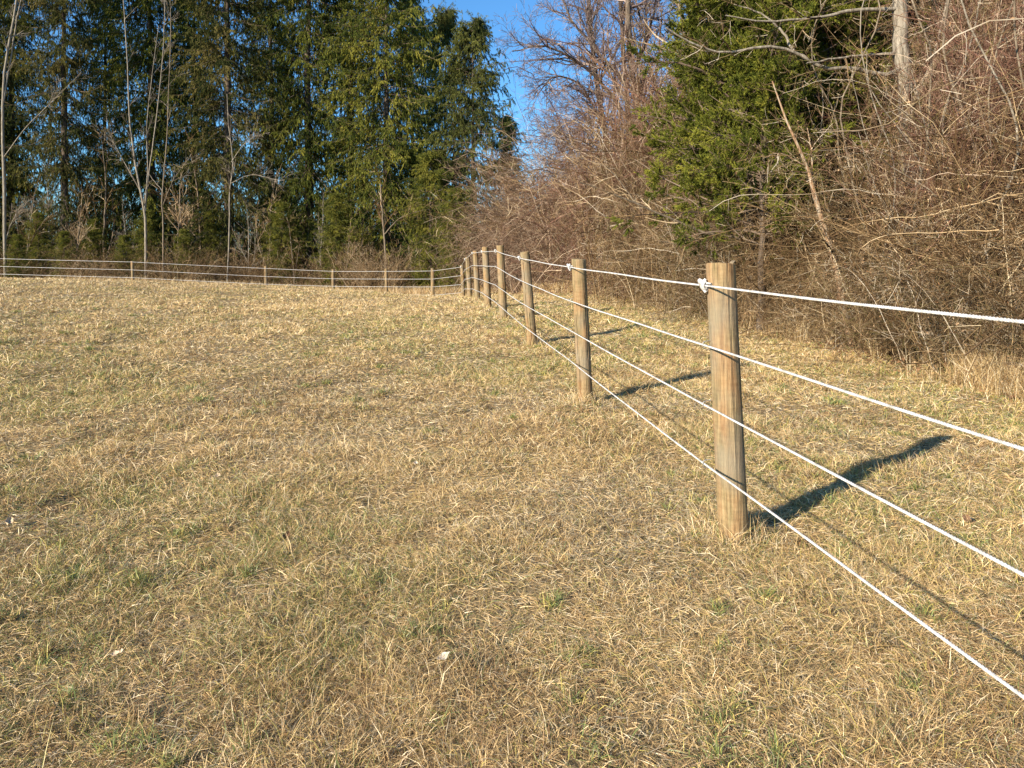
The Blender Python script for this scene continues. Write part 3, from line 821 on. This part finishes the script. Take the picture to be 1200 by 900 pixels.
for (o, X_, d, rz, s, lab) in [
        (sC, 178, 51, 2.1, (1.05, 1.05, 1.0), 'thin spruce showing blue sky through it, behind the pale forked bare tree'),
        (sD, 75, 47, 1.0, (.82, .82, .95), 'dark spruce with mossy trunk showing, second from the left picture edge'),
        (sD, -35, 50, 4.0, (.9, .9, 1), 'dark spruce cut off by the left picture edge'),
        (sA, 122, 58, .7, (.75, .75, 1.1), 'far dark spruce in the gap between two sparse left spruces'),
        (sC, -130, 49, 1.2, (1, 1, 1), 'slender spruce beyond the left edge of the picture'),
        (sA, -230, 50, 4.4, (1, 1, 1), 'broad spruce beyond the left edge of the picture'),
        (sC, 12, 58, 5.2, (1, 1, 1.05), 'far spruce behind the pale slim tree at the left edge'),
        (sC, 318, 60, 2.5, (1, 1, 1.05), 'far spruce filling the gap left of the slender green spruce'),
        (sC, 410, 57, 5.0, (1.1, 1.1, 1), 'far spruce between the slender spruce and the fullest spruce'),
        (sA, 484, 55, 3.6, (.72, .72, .93), 'mid-size spruce rising between the fullest spruce and the blue-green one'),
        (sB, 594, 58, 2.2, (.6, .6, .70), 'small dark spruce at the right end of the row, above the brush'),
        (sB, 522, 60, 1.2, (.9, .9, 1.2), 'far spruce whose top shows between the fullest and the blunt one'),
        (sC, 228, 62, 3.1, (1.1, 1.1, 1.0), 'far spruce seen through the limbs of the tall dark one')]:
    dup(o, px(X_, d), d, rz, s, lab, 'spruce', GS)
# low young evergreens under them
for (X_, d, s, rz, lab) in [(172, 44, .19, 1, 'low green young spruce under the forked bare tree'), (45, 44, .18, 2, 'low green young spruce near the left picture edge'),
                            (110, 45, .17, 4, 'low green young spruce between the two left bare trees'), (505, 43.5, .34, 3, 'young spruce in front of the broad spruce, above the fence corner'),
                            (330, 45, .22, .4, 'small young spruce behind the middle far fence posts'), (250, 46, .2, 5, 'young spruce at the foot of the tall dark spruce'),
                            (20, 42, .12, .7, 'lowest green bush at the left picture edge behind the ropes'), (75, 42.5, .13, 2.7, 'low green bush behind the ropes, left of the grey log gap'),
                            (145, 42, .12, 3.7, 'low green bush just left of the farthest left post'), (215, 43, .14, 1.7, 'low green bush right of the farthest left post'),
                            (395, 43.5, .24, 4.7, 'low green bush behind the third far post'), (535, 41, .24, 5.7, 'dark green bush right behind the fence corner')]:
    dup(sA, px(X_, d), d, rz, (s * 1.5, s * 1.5, s), lab, 'young spruce', 'young spruces at the foot of the row')

# ------------------------------------------------------------------ bare trees at the left
def loc(pts, d, jit=.0, bx=None):
    """photo outline points at distance d -> local coordinates round the foot"""
    P = np.array([at(x, y, d) for x, y in pts]); fx = P[0, 0]; fy = d
    z0 = float(gz(fx, fy, False)); P[:, 0] -= fx; P[:, 1] -= fy; P[:, 2] -= z0
    P[0, 2] = min(P[0, 2], -.1)
    return P, (fx, fy)


def from_photo(name, outlines, radii, depths, d, seed, bark, twig, spec, label, cat, group=None, min_r=.0022):
    st = []; foot = None
    z0 = None
    for k, (pts, dep) in enumerate(zip(outlines, depths)):
        P = []
        for i_, (x_, y_) in enumerate(pts):
            dd_ = d + dep * i_ / max(1, len(pts) - 1)
            P.append(at(x_, y_, dd_))
        P = np.array(P)
        if foot is None:
            foot = (P[0, 0], P[0, 1]); z0 = float(gz(*foot, False)); P[0, 2] = z0 - .15
        P = P - np.array([foot[0], foot[1], z0]); st.append(P)
    o = bare_tree(name, st, radii, seed, bark, twig, spec, min_r=min_r)
    o.location = (foot[0], foot[1], z0); tag(o, label, cat, group)
    return o


GB = 'bare trees before the spruces'
spL = [(10, 1.7, (.3, .8), 8, .15, .05, .35), (4, .8, (.3, .9), 5, .16, .03, .2), (2, .4, (.3, .9), 3, .15, 0, .2)]
from_photo('bare_tree', [[(7, 300), (5, 230), (3, 150), (6, 80), (18, 10), (26, -60)], [(4, 120), (14, 60), (22, 10), (40, -50)], [(4, 185), (30, 150), (60, 120), (95, 85)], [(5, 290), (12, 265), (25, 240)]],
           [(.10, .04), (.05, .02), (.03, .01), (.03, .015)], [0, .5, -1.5, 0], 42, 61, 'bark_pale', 'twig_pale', spL, 'pale slim bare tree at the far left edge, forking near the top', 'bare tree', GB, .005)
from_photo('bare_tree', [[(171, 308), (171, 275), (169, 248), (160, 200), (152, 140), (149, 70), (143, -20)], [(170, 248), (175, 200), (183, 140), (191, 60), (194, -30)],
                         [(169, 248), (173, 200), (172, 150), (178, 90), (186, 30)], [(160, 215), (140, 180), (125, 150)]],
           [(.085, .022), (.045, .015), (.035, .012), (.022, .008)], [0, .8, -.5, .3], 42, 62, 'bark_pale', 'twig_pale', spL, 'pale bare tree that forks into several slender upright stems, left of the tall dark spruce', 'bare tree', GB, .005)
from_photo('bare_tree', [[(191, 310), (191, 270), (190, 230), (195, 170), (197, 120), (200, 50), (199, -20)], [(191, 240), (204, 210), (225, 180)]],
           [(.045, .015), (.022, .008)], [0, .3], 41.5, 63, 'bark_tan', 'twig_pale', spL, 'single slim bare stem just right of the forked pale tree', 'bare tree', GB, .005)
from_photo('bare_tree', [[(266, 305), (269, 260), (269, 225), (273, 190), (268, 150), (266, 110)], [(271, 190), (285, 170), (300, 158)], [(270, 215), (295, 205), (330, 212)]],
           [(.045, .016), (.022, .008), (.022, .008)], [0, -.5, -.5], 42, 64, 'bark_pale', 'twig_pale', spL, 'thin pale snag with crooked side limbs before the tall dark spruce', 'bare tree', GB, .005)
from_photo('bare_tree', [[(455, 300), (450, 275), (448, 250), (446, 215)], [(450, 275), (470, 255), (500, 245)]],
           [(.07, .03), (.035, .012)], [0, -.5], 43, 66, 'bark_tan', 'twig_brown', spL, 'short bare sapling at the foot of the broad green spruce', 'bare tree', GB, .005)

# ------------------------------------------------------------------ brush behind the far fence
shT = shrub(2.6, 2.2, 21, 'twig_tan', 60, name='thicket_shrub', r=.009)
shB = shrub(2.6, 2.4, 22, 'twig_brown', 70, name='thicket_shrub', r=.008, leaves=500)
shP = shrub(3.2, 2.6, 23, 'twig_pink', 80, name='thicket_shrub', r=.007, arch=-.13)
shX = shrub(2.2, 2.4, 24, 'twig_mix', 80, name='briar_shrub', r=.006, arch=-.2, leaves=300)
place(shT, px(440, 43), 43, .5, .9); tag(shT, 'straw coloured shrub behind the far fence', 'shrub', 'brush behind the far fence')
place(shB, px(300, 43), 43, .5, .9); tag(shB, 'brown twiggy shrub with dead leaves behind the far fence', 'shrub', 'brush behind the far fence')
place(shP, px(660, 30), 30, .5, 1.0); tag(shP, 'pinkish brown arching shrub in the bank where the fence bends', 'shrub', 'pinkish shrubs at the fence bend')
place(shX, 5.6, 9.5, .5, .8); tag(shX, 'grey and brown arching briar at the wood edge beyond the fence', 'shrub', 'briars along the wood edge')
for k in range(54):
    X_ = -70 + 700 * ((k * .618) % 1); d = PR.uniform(40.5, 49)
    o, lab = [(shT, 'straw coloured shrub behind the far fence'), (shB, 'brown twiggy shrub with dead leaves behind the far fence')][1 if k % 5 else 0]
    s = PR.uniform(.4, .9) if X_ < 340 else PR.uniform(.5, 1.05)
    dup(o, px(X_, d), d, PR.uniform(0, 6.3), s, lab, 'shrub', 'brush behind the far fence')

# the pinkish bank where the fence bends (x 600..760)
for k in range(62):
    y = PR.uniform(18, 40); e_ = float(woods_edge(y)); x_ = e_ + .9 + PR.random() ** 1.3 * 7.0
    s = PR.uniform(.9, 1.4) + .25 * (x_ - e_ > 1.8) + .65 * (x_ - e_ > 3.4)
    dup(shP if k % 3 else shB, x_, y, PR.uniform(0, 6.3), (s, s, s * PR.uniform(.85, 1.15)), ['brown leafier shrub mixed into the bank where the fence bends', 'pinkish brown arching shrub in the bank where the fence bends'][k % 3 > 0], 'shrub', ['browner shrubs at the fence bend', 'pinkish shrubs at the fence bend'][k % 3 > 0])

# tangles
tB = tangle(1.6, 1.5, 3.2, 31, 'twig_brown', nst=480, ntw=7)
tM = tangle(1.6, 1.5, 3.4, 32, 'twig_mix', nst=440, ntw=7)
tP = tangle(1.6, 1.5, 3.2, 33, 'twig_red', nst=460, ntw=8)
tlabs = {id(tB): 'bank of brown vines and briars knotted along the wood edge', id(tM): 'bank of grey and tan vines knotted along the wood edge',
         id(tP): 'bank of reddish vines knotted along the wood edge'}
place(tB, 6.6, 8.5); tag(tB, tlabs[id(tB)], 'vines', 'vine banks along the wood edge')
place(tM, 6.8, 11.0); tag(tM, tlabs[id(tM)], 'vines', 'vine banks along the wood edge')
place(tP, 8.8, 10.0, 0, 1, 2.0); tag(tP, tlabs[id(tP)], 'vines', 'vine banks along the wood edge')
for y in np.arange(5.5, 27, 1.55):          # front rank
    e_ = float(woods_edge(y)); o = [tB, tM, tB][PR.randrange(3)]
    s = PR.uniform(.75, 1.0) if y < 19 else .8
    dup(o, e_ + 1.75 + PR.uniform(-.2, .3), y, PR.uniform(0, 6.3), (s, s, s * PR.uniform(.8, 1.0)), tlabs[id(o)], 'vines', 'vine banks along the wood edge')
for row, (off, lift, hs) in enumerate([(3.7, .2, 1.5), (5.9, 1.2, 1.75), (4.8, 3.6, 1.25), (6.4, 5.5, 1.3), (8.6, 2.0, 2.2), (8.2, 6.0, 1.6), (11.5, 1.0, 3.2)]):
    for y in np.arange(6 + row * .4, 25 + (2 if row < 2 else 0), 2.3):
        if lift > 3 and y > 20: continue
        e_ = float(woods_edge(y)); o = [tB, tM, tP][PR.randrange(3)] if lift > 1 else [tB, tM][PR.randrange(2)]
        dup(o, e_ + off + PR.uniform(-.4, .4), y + PR.uniform(-.4, .4), PR.uniform(0, 6.3), (1.25, 1.25, hs * PR.uniform(.85, 1.1)), tlabs[id(o)], 'vines',
            'vine banks along the wood edge', dz=lift - .1)
for (x_, y_, s_, h_, dz_, o) in [(4.6, 12.3, .55, .62, 0, tB), (3.9, 13.6, .6, .66, 0, tM), (5.2, 11.2, .5, .6, 0, tB), (3.5, 15.4, .6, .9, 0, tB), (3.4, 17.0, .7, 1.2, 0, tM), (3.2, 19.0, .8, 1.5, .2, tB),
                                 (2.8, 21.5, .9, 1.7, .2, tP), (3.9, 18.2, .9, 1.2, 1.8, tP), (6.05, 10.7, .32, 1.0, 1.0, tP), (6.9, 10.4, .55, 1.0, 2.0, tP), (7.4, 9.4, .6, 1.1, 2.2, tP), (6.5, 9.8, .5, 1.0, 1.0, tP)]:
    dup(o, x_, y_, PR.uniform(0, 6.3), (s_, s_, h_), tlabs[id(o)], 'vines', 'vine banks along the wood edge', dz=dz_ - .1)
# briars at the foot
for k in range(26):
    y = PR.uniform(6.5, 22); e_ = float(woods_edge(y))
    s = PR.uniform(.35, .75)
    dup(shX, e_ + .55 + PR.random() * .6, y, PR.uniform(0, 6.3), s, 'grey and brown arching briar at the wood edge beyond the fence', 'shrub', 'briars along the wood edge')

# ------------------------------------------------------------------ cedars at the wood edge
c1 = cedar(7.2, 2.05, 41, low=1.65, lean=(-.03, -.01), sprays=34, size=.066)
place(c1, px(888, 13.2), 13.2); tag(c1, 'yellow-green cedar bulging out of the brown thicket behind the second and nearest posts', 'cedar', 'cedars in the thicket')
dup(c1, px(958, 14.2), 14.2, 2.2, (.9, .9, 1.1), 'darker cedar half hidden by vines, right of the yellow-green cedar', 'cedar', 'cedars in the thicket')
dup(c1, px(822, 16.6), 16.6, 4.1, (.62, .62, .82), 'smaller cedar leaning out left of the yellow-green cedar', 'cedar', 'cedars in the thicket')
dup(c1, px(930, 17.0), 17.0, 1.1, (1.1, 1.1, 1.55), 'tall cedar standing behind the yellow-green one, rising out of the picture', 'cedar', 'cedars in the thicket')

dup(c1, px(888, 12.3), 12.3, 3.3, (.55, .55, .80), 'small bright cedar in front of the yellow-green cedar trunk, above the nearest post', 'cedar', 'cedars in the thicket')

# ------------------------------------------------------------------ bare trees on the right
GR_ = 'bare trees in the wood on the right'
spR = [(24, 2.2, (.4, 1.0), 9, .14, .0, .15), (9, .9, (.4, 1.1), 6, .17, -.01, .15), (5, .36, (.4, 1.1), 4, .2, 0, .15)]
from_photo('bare_tree', [[(1072, 425), (1068, 250), (1063, 130), (1056, 60), (1054, 0), (1050, -120)], [(1062, 78), (1036, 88), (1000, 80), (965, 80), (930, 60), (890, 55), (845, 62), (810, 50), (780, 32)],
                         [(1055, 62), (1000, 66), (945, 74)], [(1060, 150), (1090, 80), (1110, 0), (1120, -60)], [(930, 60), (915, 35), (890, 15), (860, 5)], [(1054, 10), (1000, 12), (960, 20), (900, 25), (850, 18)]],
           [(.125, .10), (.036, .011), (.026, .010), (.022, .012), (.022, .008), (.035, .009)], [0, -.8, -.5, 1.0, 0, -.5], 11.0, 71, 'bark_pale', 'twig_mix',
           [(5, 1.1, (.4, 1.0), 8, .14, .0, .3), (4, .5, (.4, 1.1), 5, .17, -.01, .15), (3, .25, (.4, 1.1), 3, .2, 0, .15)],
           'thick straight bare trunk with a long white side limb, vines wrapped round its foot', 'bare tree', GR_, .002)
from_photo('bare_tree', [[(905, 345), (880, 290), (830, 274), (790, 258), (745, 238), (705, 222), (680, 214)], [(745, 238), (720, 205), (700, 190)], [(830, 274), (800, 285), (770, 282)]],
           [(.03, .008), (.012, .005), (.012, .005)], [-1.0, 0, 0], 13.0, 75, 'bark_tan', 'twig_tan', [(7, .8, (.3, .9), 7, .15, 0, .1), (5, .35, (.4, 1.1), 4, .18, 0, .1)],
           'long pale low limb arching left out of the thicket below the cedar', 'fallen limb', None, .002)
from_photo('bare_tree', [[(1002, 395), (984, 335), (969, 272), (952, 222), (944, 190), (926, 152), (905, 95)], [(951, 215), (951, 180), (946, 150)], [(945, 195), (915, 180), (895, 185)], [(975, 290), (958, 262), (945, 255)]],
           [(.055, .010), (.016, .006), (.012, .005), (.018, .006)], [0, .2, -.3, .1], 10.7, 72, 'bark_orange', 'twig_mix', [(10, .8, (.5, 1.2), 6, .15, 0, .1), (5, .35, (.4, 1.1), 4, .18, 0, .1)],
           'leaning dead orange-barked trunk between the cedar and the vines', 'dead tree', GR_, .002)
from_photo('bare_tree', [[(790, 365), (775, 250), (752, 150), (738, 60), (735, -60)], [(755, 170), (715, 110), (680, 75), (640, 55), (600, 60)], [(745, 110), (700, 60), (668, 20), (650, -30)],
                         [(770, 230), (730, 190), (690, 175), (650, 160)], [(760, 200), (790, 100), (820, 10)], [(742, 90), (765, 20), (775, -60)]],
           [(.16, .07), (.07, .015), (.06, .02), (.05, .012), (.08, .03), (.05, .02)], [0, -1.5, 1.5, -2, 1, 2], 24, 73, 'bark_dark', 'twig_grey', spR,
           'spreading bare tree with reddish twigs reaching left into the open sky', 'bare tree', GR_, .004)
from_photo('bare_tree', [[(725, 350), (715, 200), (700, 100), (690, 0), (700, -80)], [(708, 150), (680, 100), (650, 90), (630, 110)], [(700, 100), (730, 40), (745, -40)], [(712, 180), (690, 150), (665, 165)]],
           [(.14, .06), (.06, .015), (.06, .02), (.05, .012)], [0, -2, 2, 1], 30, 74, 'bark_dark', 'twig_grey', spR,
           'thinner bare tree with drooping reddish twigs behind the spreading one', 'bare tree', GR_, .005)
from_photo('bare_tree', [[(765, 350), (750, 220), (735, 120), (728, 20), (722, -80)], [(745, 180), (712, 140), (690, 130), (668, 145)], [(735, 120), (705, 70), (690, 30), (682, -20)], [(742, 170), (768, 90), (776, 10)]],
           [(.13, .05), (.05, .012), (.05, .015), (.05, .02)], [0, -2, 1, 1], 27, 76, 'bark_dark', 'twig_grey', spR,
           'bare tree with a purplish haze of fine twigs between the spreading tree and the cedar', 'bare tree', GR_, .004)
for k, (X_, d, H, tx) in enumerate([(30, 44, 6, .6), (60, 46, 8, -.5), (88, 43, 5, .4), (122, 47, 9, .8), (150, 45, 5, -.6), (215, 45, 7, .5), (238, 47, 9, -.9), (292, 44, 5, .5), (315, 46, 7, -.3), (345, 44, 4, .6), (375, 45, 6, .4),
                                (405, 43, 4, -.5), (425, 45, 5, .5), (485, 44, 4, -.4), (520, 45, 5, .5)]):
    if k < 3:
        st = [[(0, 0, -.2), (tx * .2, 0, H * .35), (tx * .5, .1, H * .7), (tx, 0, H)], [(0, 0, H * .15), (-tx * .8, .3, H * .4), (-tx * 1.3, .2, H * .7)], [(0, 0, H * .3), (tx * 1.4, -.5, H * .5), (tx * 2.2, -.4, H * .62)]]
        o = bare_tree('sapling', st, [(.055, .015), (.035, .01), (.03, .01)], 860 + k, ['bark_tan', 'bark_pale', 'bark_tan'][k], ['twig_brown', 'twig_pale', 'twig_tan'][k],
                      [(14, 1.5, (.3, .9), 7, .16, .02, .15), (5, .7, (.3, 1.0), 4, .16, 0, .2)], min_r=.006)
        if k == 0: saps = []
        saps.append(o); place(o, px(X_, d), d)
    else:
        o = dup(saps[k % 3], px(X_, d), d, k * 1.7, H / [6, 8, 5][k % 3], 'x', 'sapling')
    tag(o, 'thin leafless sapling among the brush in front of the spruces', 'sapling', 'saplings before the spruces')
for k, (x0, y0, x1, y1, d, r_, bk, bend) in enumerate([
        (1000, 395, 1010, -40, 10.9, .016, 'bark_tan', 22), (1040, 410, 1020, -40, 10.4, .012, 'bark_pale', -18), (1092, 420, 1080, -60, 10.2, .020, 'bark_tan', 14), (1110, 425, 1135, -60, 10.0, .014, 'bark_pale', -20),
        (1140, 430, 1118, -60, 9.6, .022, 'bark_tan', 16), (1165, 440, 1190, -60, 9.2, .013, 'bark_tan', 24), (1185, 445, 1150, -60, 9.0, .017, 'bark_pale', -26), (960, 385, 975, -20, 11.8, .014, 'bark_tan', -18),
        (935, 380, 960, 20, 12.2, .012, 'bark_pale', 15), (1075, 415, 1042, 60, 10.3, .011, 'bark_pale', 30), (1210, 450, 1200, -60, 8.6, .016, 'bark_tan', 14), (1020, 400, 1060, 150, 10.6, .013, 'bark_orange', -25)]):
    rg = np.random.default_rng(500 + k); n_ = 9
    ol = [(x0 + (x1 - x0) * q / (n_ - 1) + bend * math.sin(q * 1.1 + k) + rg.normal() * 4, y0 + (y1 - y0) * q / (n_ - 1)) for q in range(n_)]
    br = [ol[3 + k % 3], (ol[3][0] + 30 * (-1) ** k, ol[4][1] - 20), (ol[3][0] + 50 * (-1) ** k, ol[5][1] - 40)]
    from_photo('woody_vine', [ol, br], [(r_, r_ * .6), (r_ * .55, r_ * .3)], [rg.uniform(-.4, .3), rg.uniform(-.5, .2)], d, 520 + k, bk, 'twig_mix', [(9, .7, (.4, 1.2), 7, .15, -.02, .1), (5, .3, (.4, 1.1), 4, .17, 0, .1)],
               'winding woody vine stem climbing through the thicket right of the cedar', 'vine stem', 'woody vine stems right of the cedar', .002)
gen = []
for k, (X_, d, H) in enumerate([(850, 21, 13), (960, 19, 13), (1120, 15, 12), (1190, 12.5, 11), (1010, 23, 14), (800, 28, 14), (890, 28, 14), (760, 36, 13), (1250, 10.5, 11), (1080, 27, 15)]):
    rg = np.random.default_rng(700 + k)
    if k < 3:
        st = [[(0, 0, -.2), (rg.normal() * .2, rg.normal() * .2, H * .35), (rg.normal() * .5, rg.normal() * .5, H * .7), (rg.normal() * .9, rg.normal() * .9, H)],
              [(0, 0, H * .3), (1.0, .3, H * .5), (1.7, .2, H * .85)], [(0, 0, H * .38), (-1.2, -.5, H * .55), (-2.0, -.4, H * .85)], [(0, 0, H * .2), (-.4, -1.0, H * .35), (-.9, -2.2, H * .5)]]
        o = bare_tree('bare_tree', st, [(.15, .04), (.07, .02), (.07, .02), (.045, .012)], 800 + k, ['bark_tan', 'bark_pale', 'bark_tan'][k], ['twig_mix', 'twig_pink', 'twig_mix'][k], spR, min_r=.0028)
        place(o, px(X_, d), d); gen.append(o)
    labs = ['vine-hung bare tree behind the cedars, rising past the picture top', 'bare grey tree between cedar and the thick pale trunk', 'bare tree with fine twigs right of the thick pale trunk',
            'bare tree close to the right picture edge above the vine bank', 'bare tree deep in the wood behind the thick pale trunk', 'bare tree far back, left of the cedar top', 'bare tree far back, behind the cedar top',
            'bare tree at the back of the pinkish brush bank', 'bare tree just past the right picture edge', 'bare tree deepest in the wood, above the red vines']
    if k < 3: tag(gen[k], labs[k], 'bare tree', GR_)
    else: dup(gen[k % 3], px(X_, d), d, k * 1.3, H / 13, labs[k], 'bare tree', GR_)

# ------------------------------------------------------------------ woods far behind everything
def far_woods():
    rg = np.random.default_rng(99); N = 5200
    a = rg.uniform(-1.0, 1.15, N); dd_ = rg.uniform(66, 95, N)
    x_ = dd_ * np.sin(a); y_ = dd_ * np.cos(a); H = rg.uniform(2, 8, N)
    right = a > .1
    p0 = np.stack([x_, y_, gz(x_, y_, False)], 1); d0 = np.stack([rg.normal(size=N) * .15, rg.normal(size=N) * .15, np.ones(N)], 1)
    H = np.where(right, H * 1.7, H)
    P = walk(p0, d0, H, 8, .06, 0, rg); R = (.02 + .006 * H)[:, None] * np.linspace(1, .3, 8)[None]
    S1, R1, _ = spawn(P, R, 14, 1.6, (.4, 1.1), 5, .15, 0, rg, tmin=.05, rr=.5)
    ac = Acc(); ac.tubes(P, R, 3, rng=rg); ac.tubes(S1, np.maximum(R1, .012), 3, rng=rg)
    o = ac.build('far_woods', M['twig_mix']); tag(o, 'distant wood of bare brown trees and brush seen through the gaps', 'woods', kind='stuff')
far_woods()

# ------------------------------------------------------------------ leaf litter and tall dry grass at the wood edge
rng = np.random.default_rng(12)
N = 42000; y = 5 + 38 * rng.random(N) ** 1.25; x = woods_edge(y) + rng.uniform(-.5, 1, N) + rng.random(N) ** 2 * 6
C = np.stack([x, y, gz(x, y) + rng.uniform(.0, .05, N)], 1); Dd = rng.normal(size=(N, 3)); Dd[:, 2] *= .35
ac = Acc(); ac.leaves(C, Dd, rng.uniform(.04, .09, N), rng.uniform(.025, .05, N), rng.random(N), rng=rng)
tag(ac.build('leaf_litter', M['leaf_dead']), 'brown fallen leaves lying under the thicket edge', 'leaf litter', kind='stuff')
N = 60000; y = 5.5 + 26 * rng.random(N) ** 1.2; x = woods_edge(y) + np.abs(rng.normal(size=N)) * .5 - .12 - .45 * (vnoise(y, y * 0, 1.2, 3) > .55) * rng.random(N)
clp = vnoise(x, y, .5, 2) > .5; x = x[clp]; y = y[clp]; N = len(x)
col = mixcol([straw, pale, tan, brown], np.tile([.35, .2, .3, .2], (N, 1)), N) * rng.uniform(.65, 1.05, (N, 1))
blades(x, y, rng.uniform(.15, .5, N), rng.uniform(.002, .0045, N) * np.maximum(1, y / 9), np.clip(np.abs(rng.normal(.15, .35, N)), 0, 1.2), rng.uniform(0, 6.28, N), col,
       'tall_grass', 'tall pale dry grass standing along the thicket foot', bend=.35)
N = 16000; a = rng.uniform(-24, 2, N); y = rng.uniform(37.2, 42, N); x = a
col = mixcol([straw, pale, tan, brown], np.tile([.3, .2, .3, .3], (N, 1)), N) * rng.uniform(.7, 1.1, (N, 1))
blades(x, y, rng.uniform(.2, .6, N), rng.uniform(.008, .014, N), np.clip(np.abs(rng.normal(.15, .35, N)), 0, 1.2), rng.uniform(0, 6.28, N), col,
       'weeds', 'tall dead weeds just behind the far fence', bend=.35)

# ------------------------------------------------------------------ single leaves and scraps lying in the field
def fallen_leaf(px_, py_, size, rz, tint, label, name='fallen_leaf', curl=.35):
    # find the ground under the pixel
    d = 2.0
    for _ in range(2000):
        p = at(px_, py_, d)
        if p[2] < float(gz(p[0], p[1])) + .03: break
        d += .01
    ac = Acc(); n = 7; rg = np.random.default_rng(int(px_ * 7 + py_))
    u = np.linspace(-1, 1, n); wv = np.sqrt(np.clip(1 - u ** 2, 0, 1)) * .5 * (1 + .25 * rg.normal(size=n)) + .02
    V = []
    for k in range(n):
        for s in (-1, 0, 1):
            V.append((u[k] * size, s * wv[k] * size, curl * size * (abs(s) * .8 + u[k] ** 2 * .6) * rg.uniform(.8, 1.2)))
    V = np.array(V); Q = np.array([[k * 3 + s, k * 3 + s + 1, k * 3 + s + 4, k * 3 + s + 3] for k in range(n - 1) for s in range(2)])
    ac.add(V, Q, tint); o = ac.build(name, M['leaf_pale'])
    mod = o.modifiers.new('thickness', 'SOLIDIFY'); mod.thickness = .001
    o.location = (p[0], p[1], float(gz(p[0], p[1])) + .04); o.rotation_euler = (.3, -.25, rz)
    tag(o, label, 'leaf', 'leaves lying in the field')


M['leaf_pale'] = strand_mat('curled_leaf', [(0, (.12, .07, .04)), (.4, (.38, .23, .13)), (.7, (.62, .47, .30)), (1, (.80, .74, .66))], transl=.15)
for a_ in [(520, 775, .040, .5, 1.0, 'white curled leaf lying in the lower middle of the field'), (487, 545, .035, 1.5, .95, 'small pale leaf lying in the centre of the field'),
           (10, 616, .055, 2.0, .8, 'tan leaf at the left picture edge in the grass'), (138, 770, .035, .3, .85, 'cream leaf in the lower left of the field'),
           (255, 560, .035, 1.1, .8, 'tan leaf in the left middle of the field'), (335, 632, .045, 1.4, .05, 'dark brown curled leaf in the grass left of centre'),
           (1190, 560, .04, 2.4, .6, 'rusty leaf near the right picture edge below the second rope'), (1132, 612, .055, .9, .25, 'brown crumpled leaf right of the post shadow'),
           (190, 357, .09, .2, .0, 'dark clod-like leaf near the far crest of the field'), (262, 458, .05, 2.2, .85, 'pale leaf out in the left half of the field'),
           (640, 590, .03, 2.9, .7, 'small tan leaf below the field centre'), (1085, 520, .04, .4, .5, 'reddish leaf at the tip of the post shadow')]:
    fallen_leaf(a_[0], a_[1], a_[2] * .62, a_[3], a_[4] * .85, a_[5])
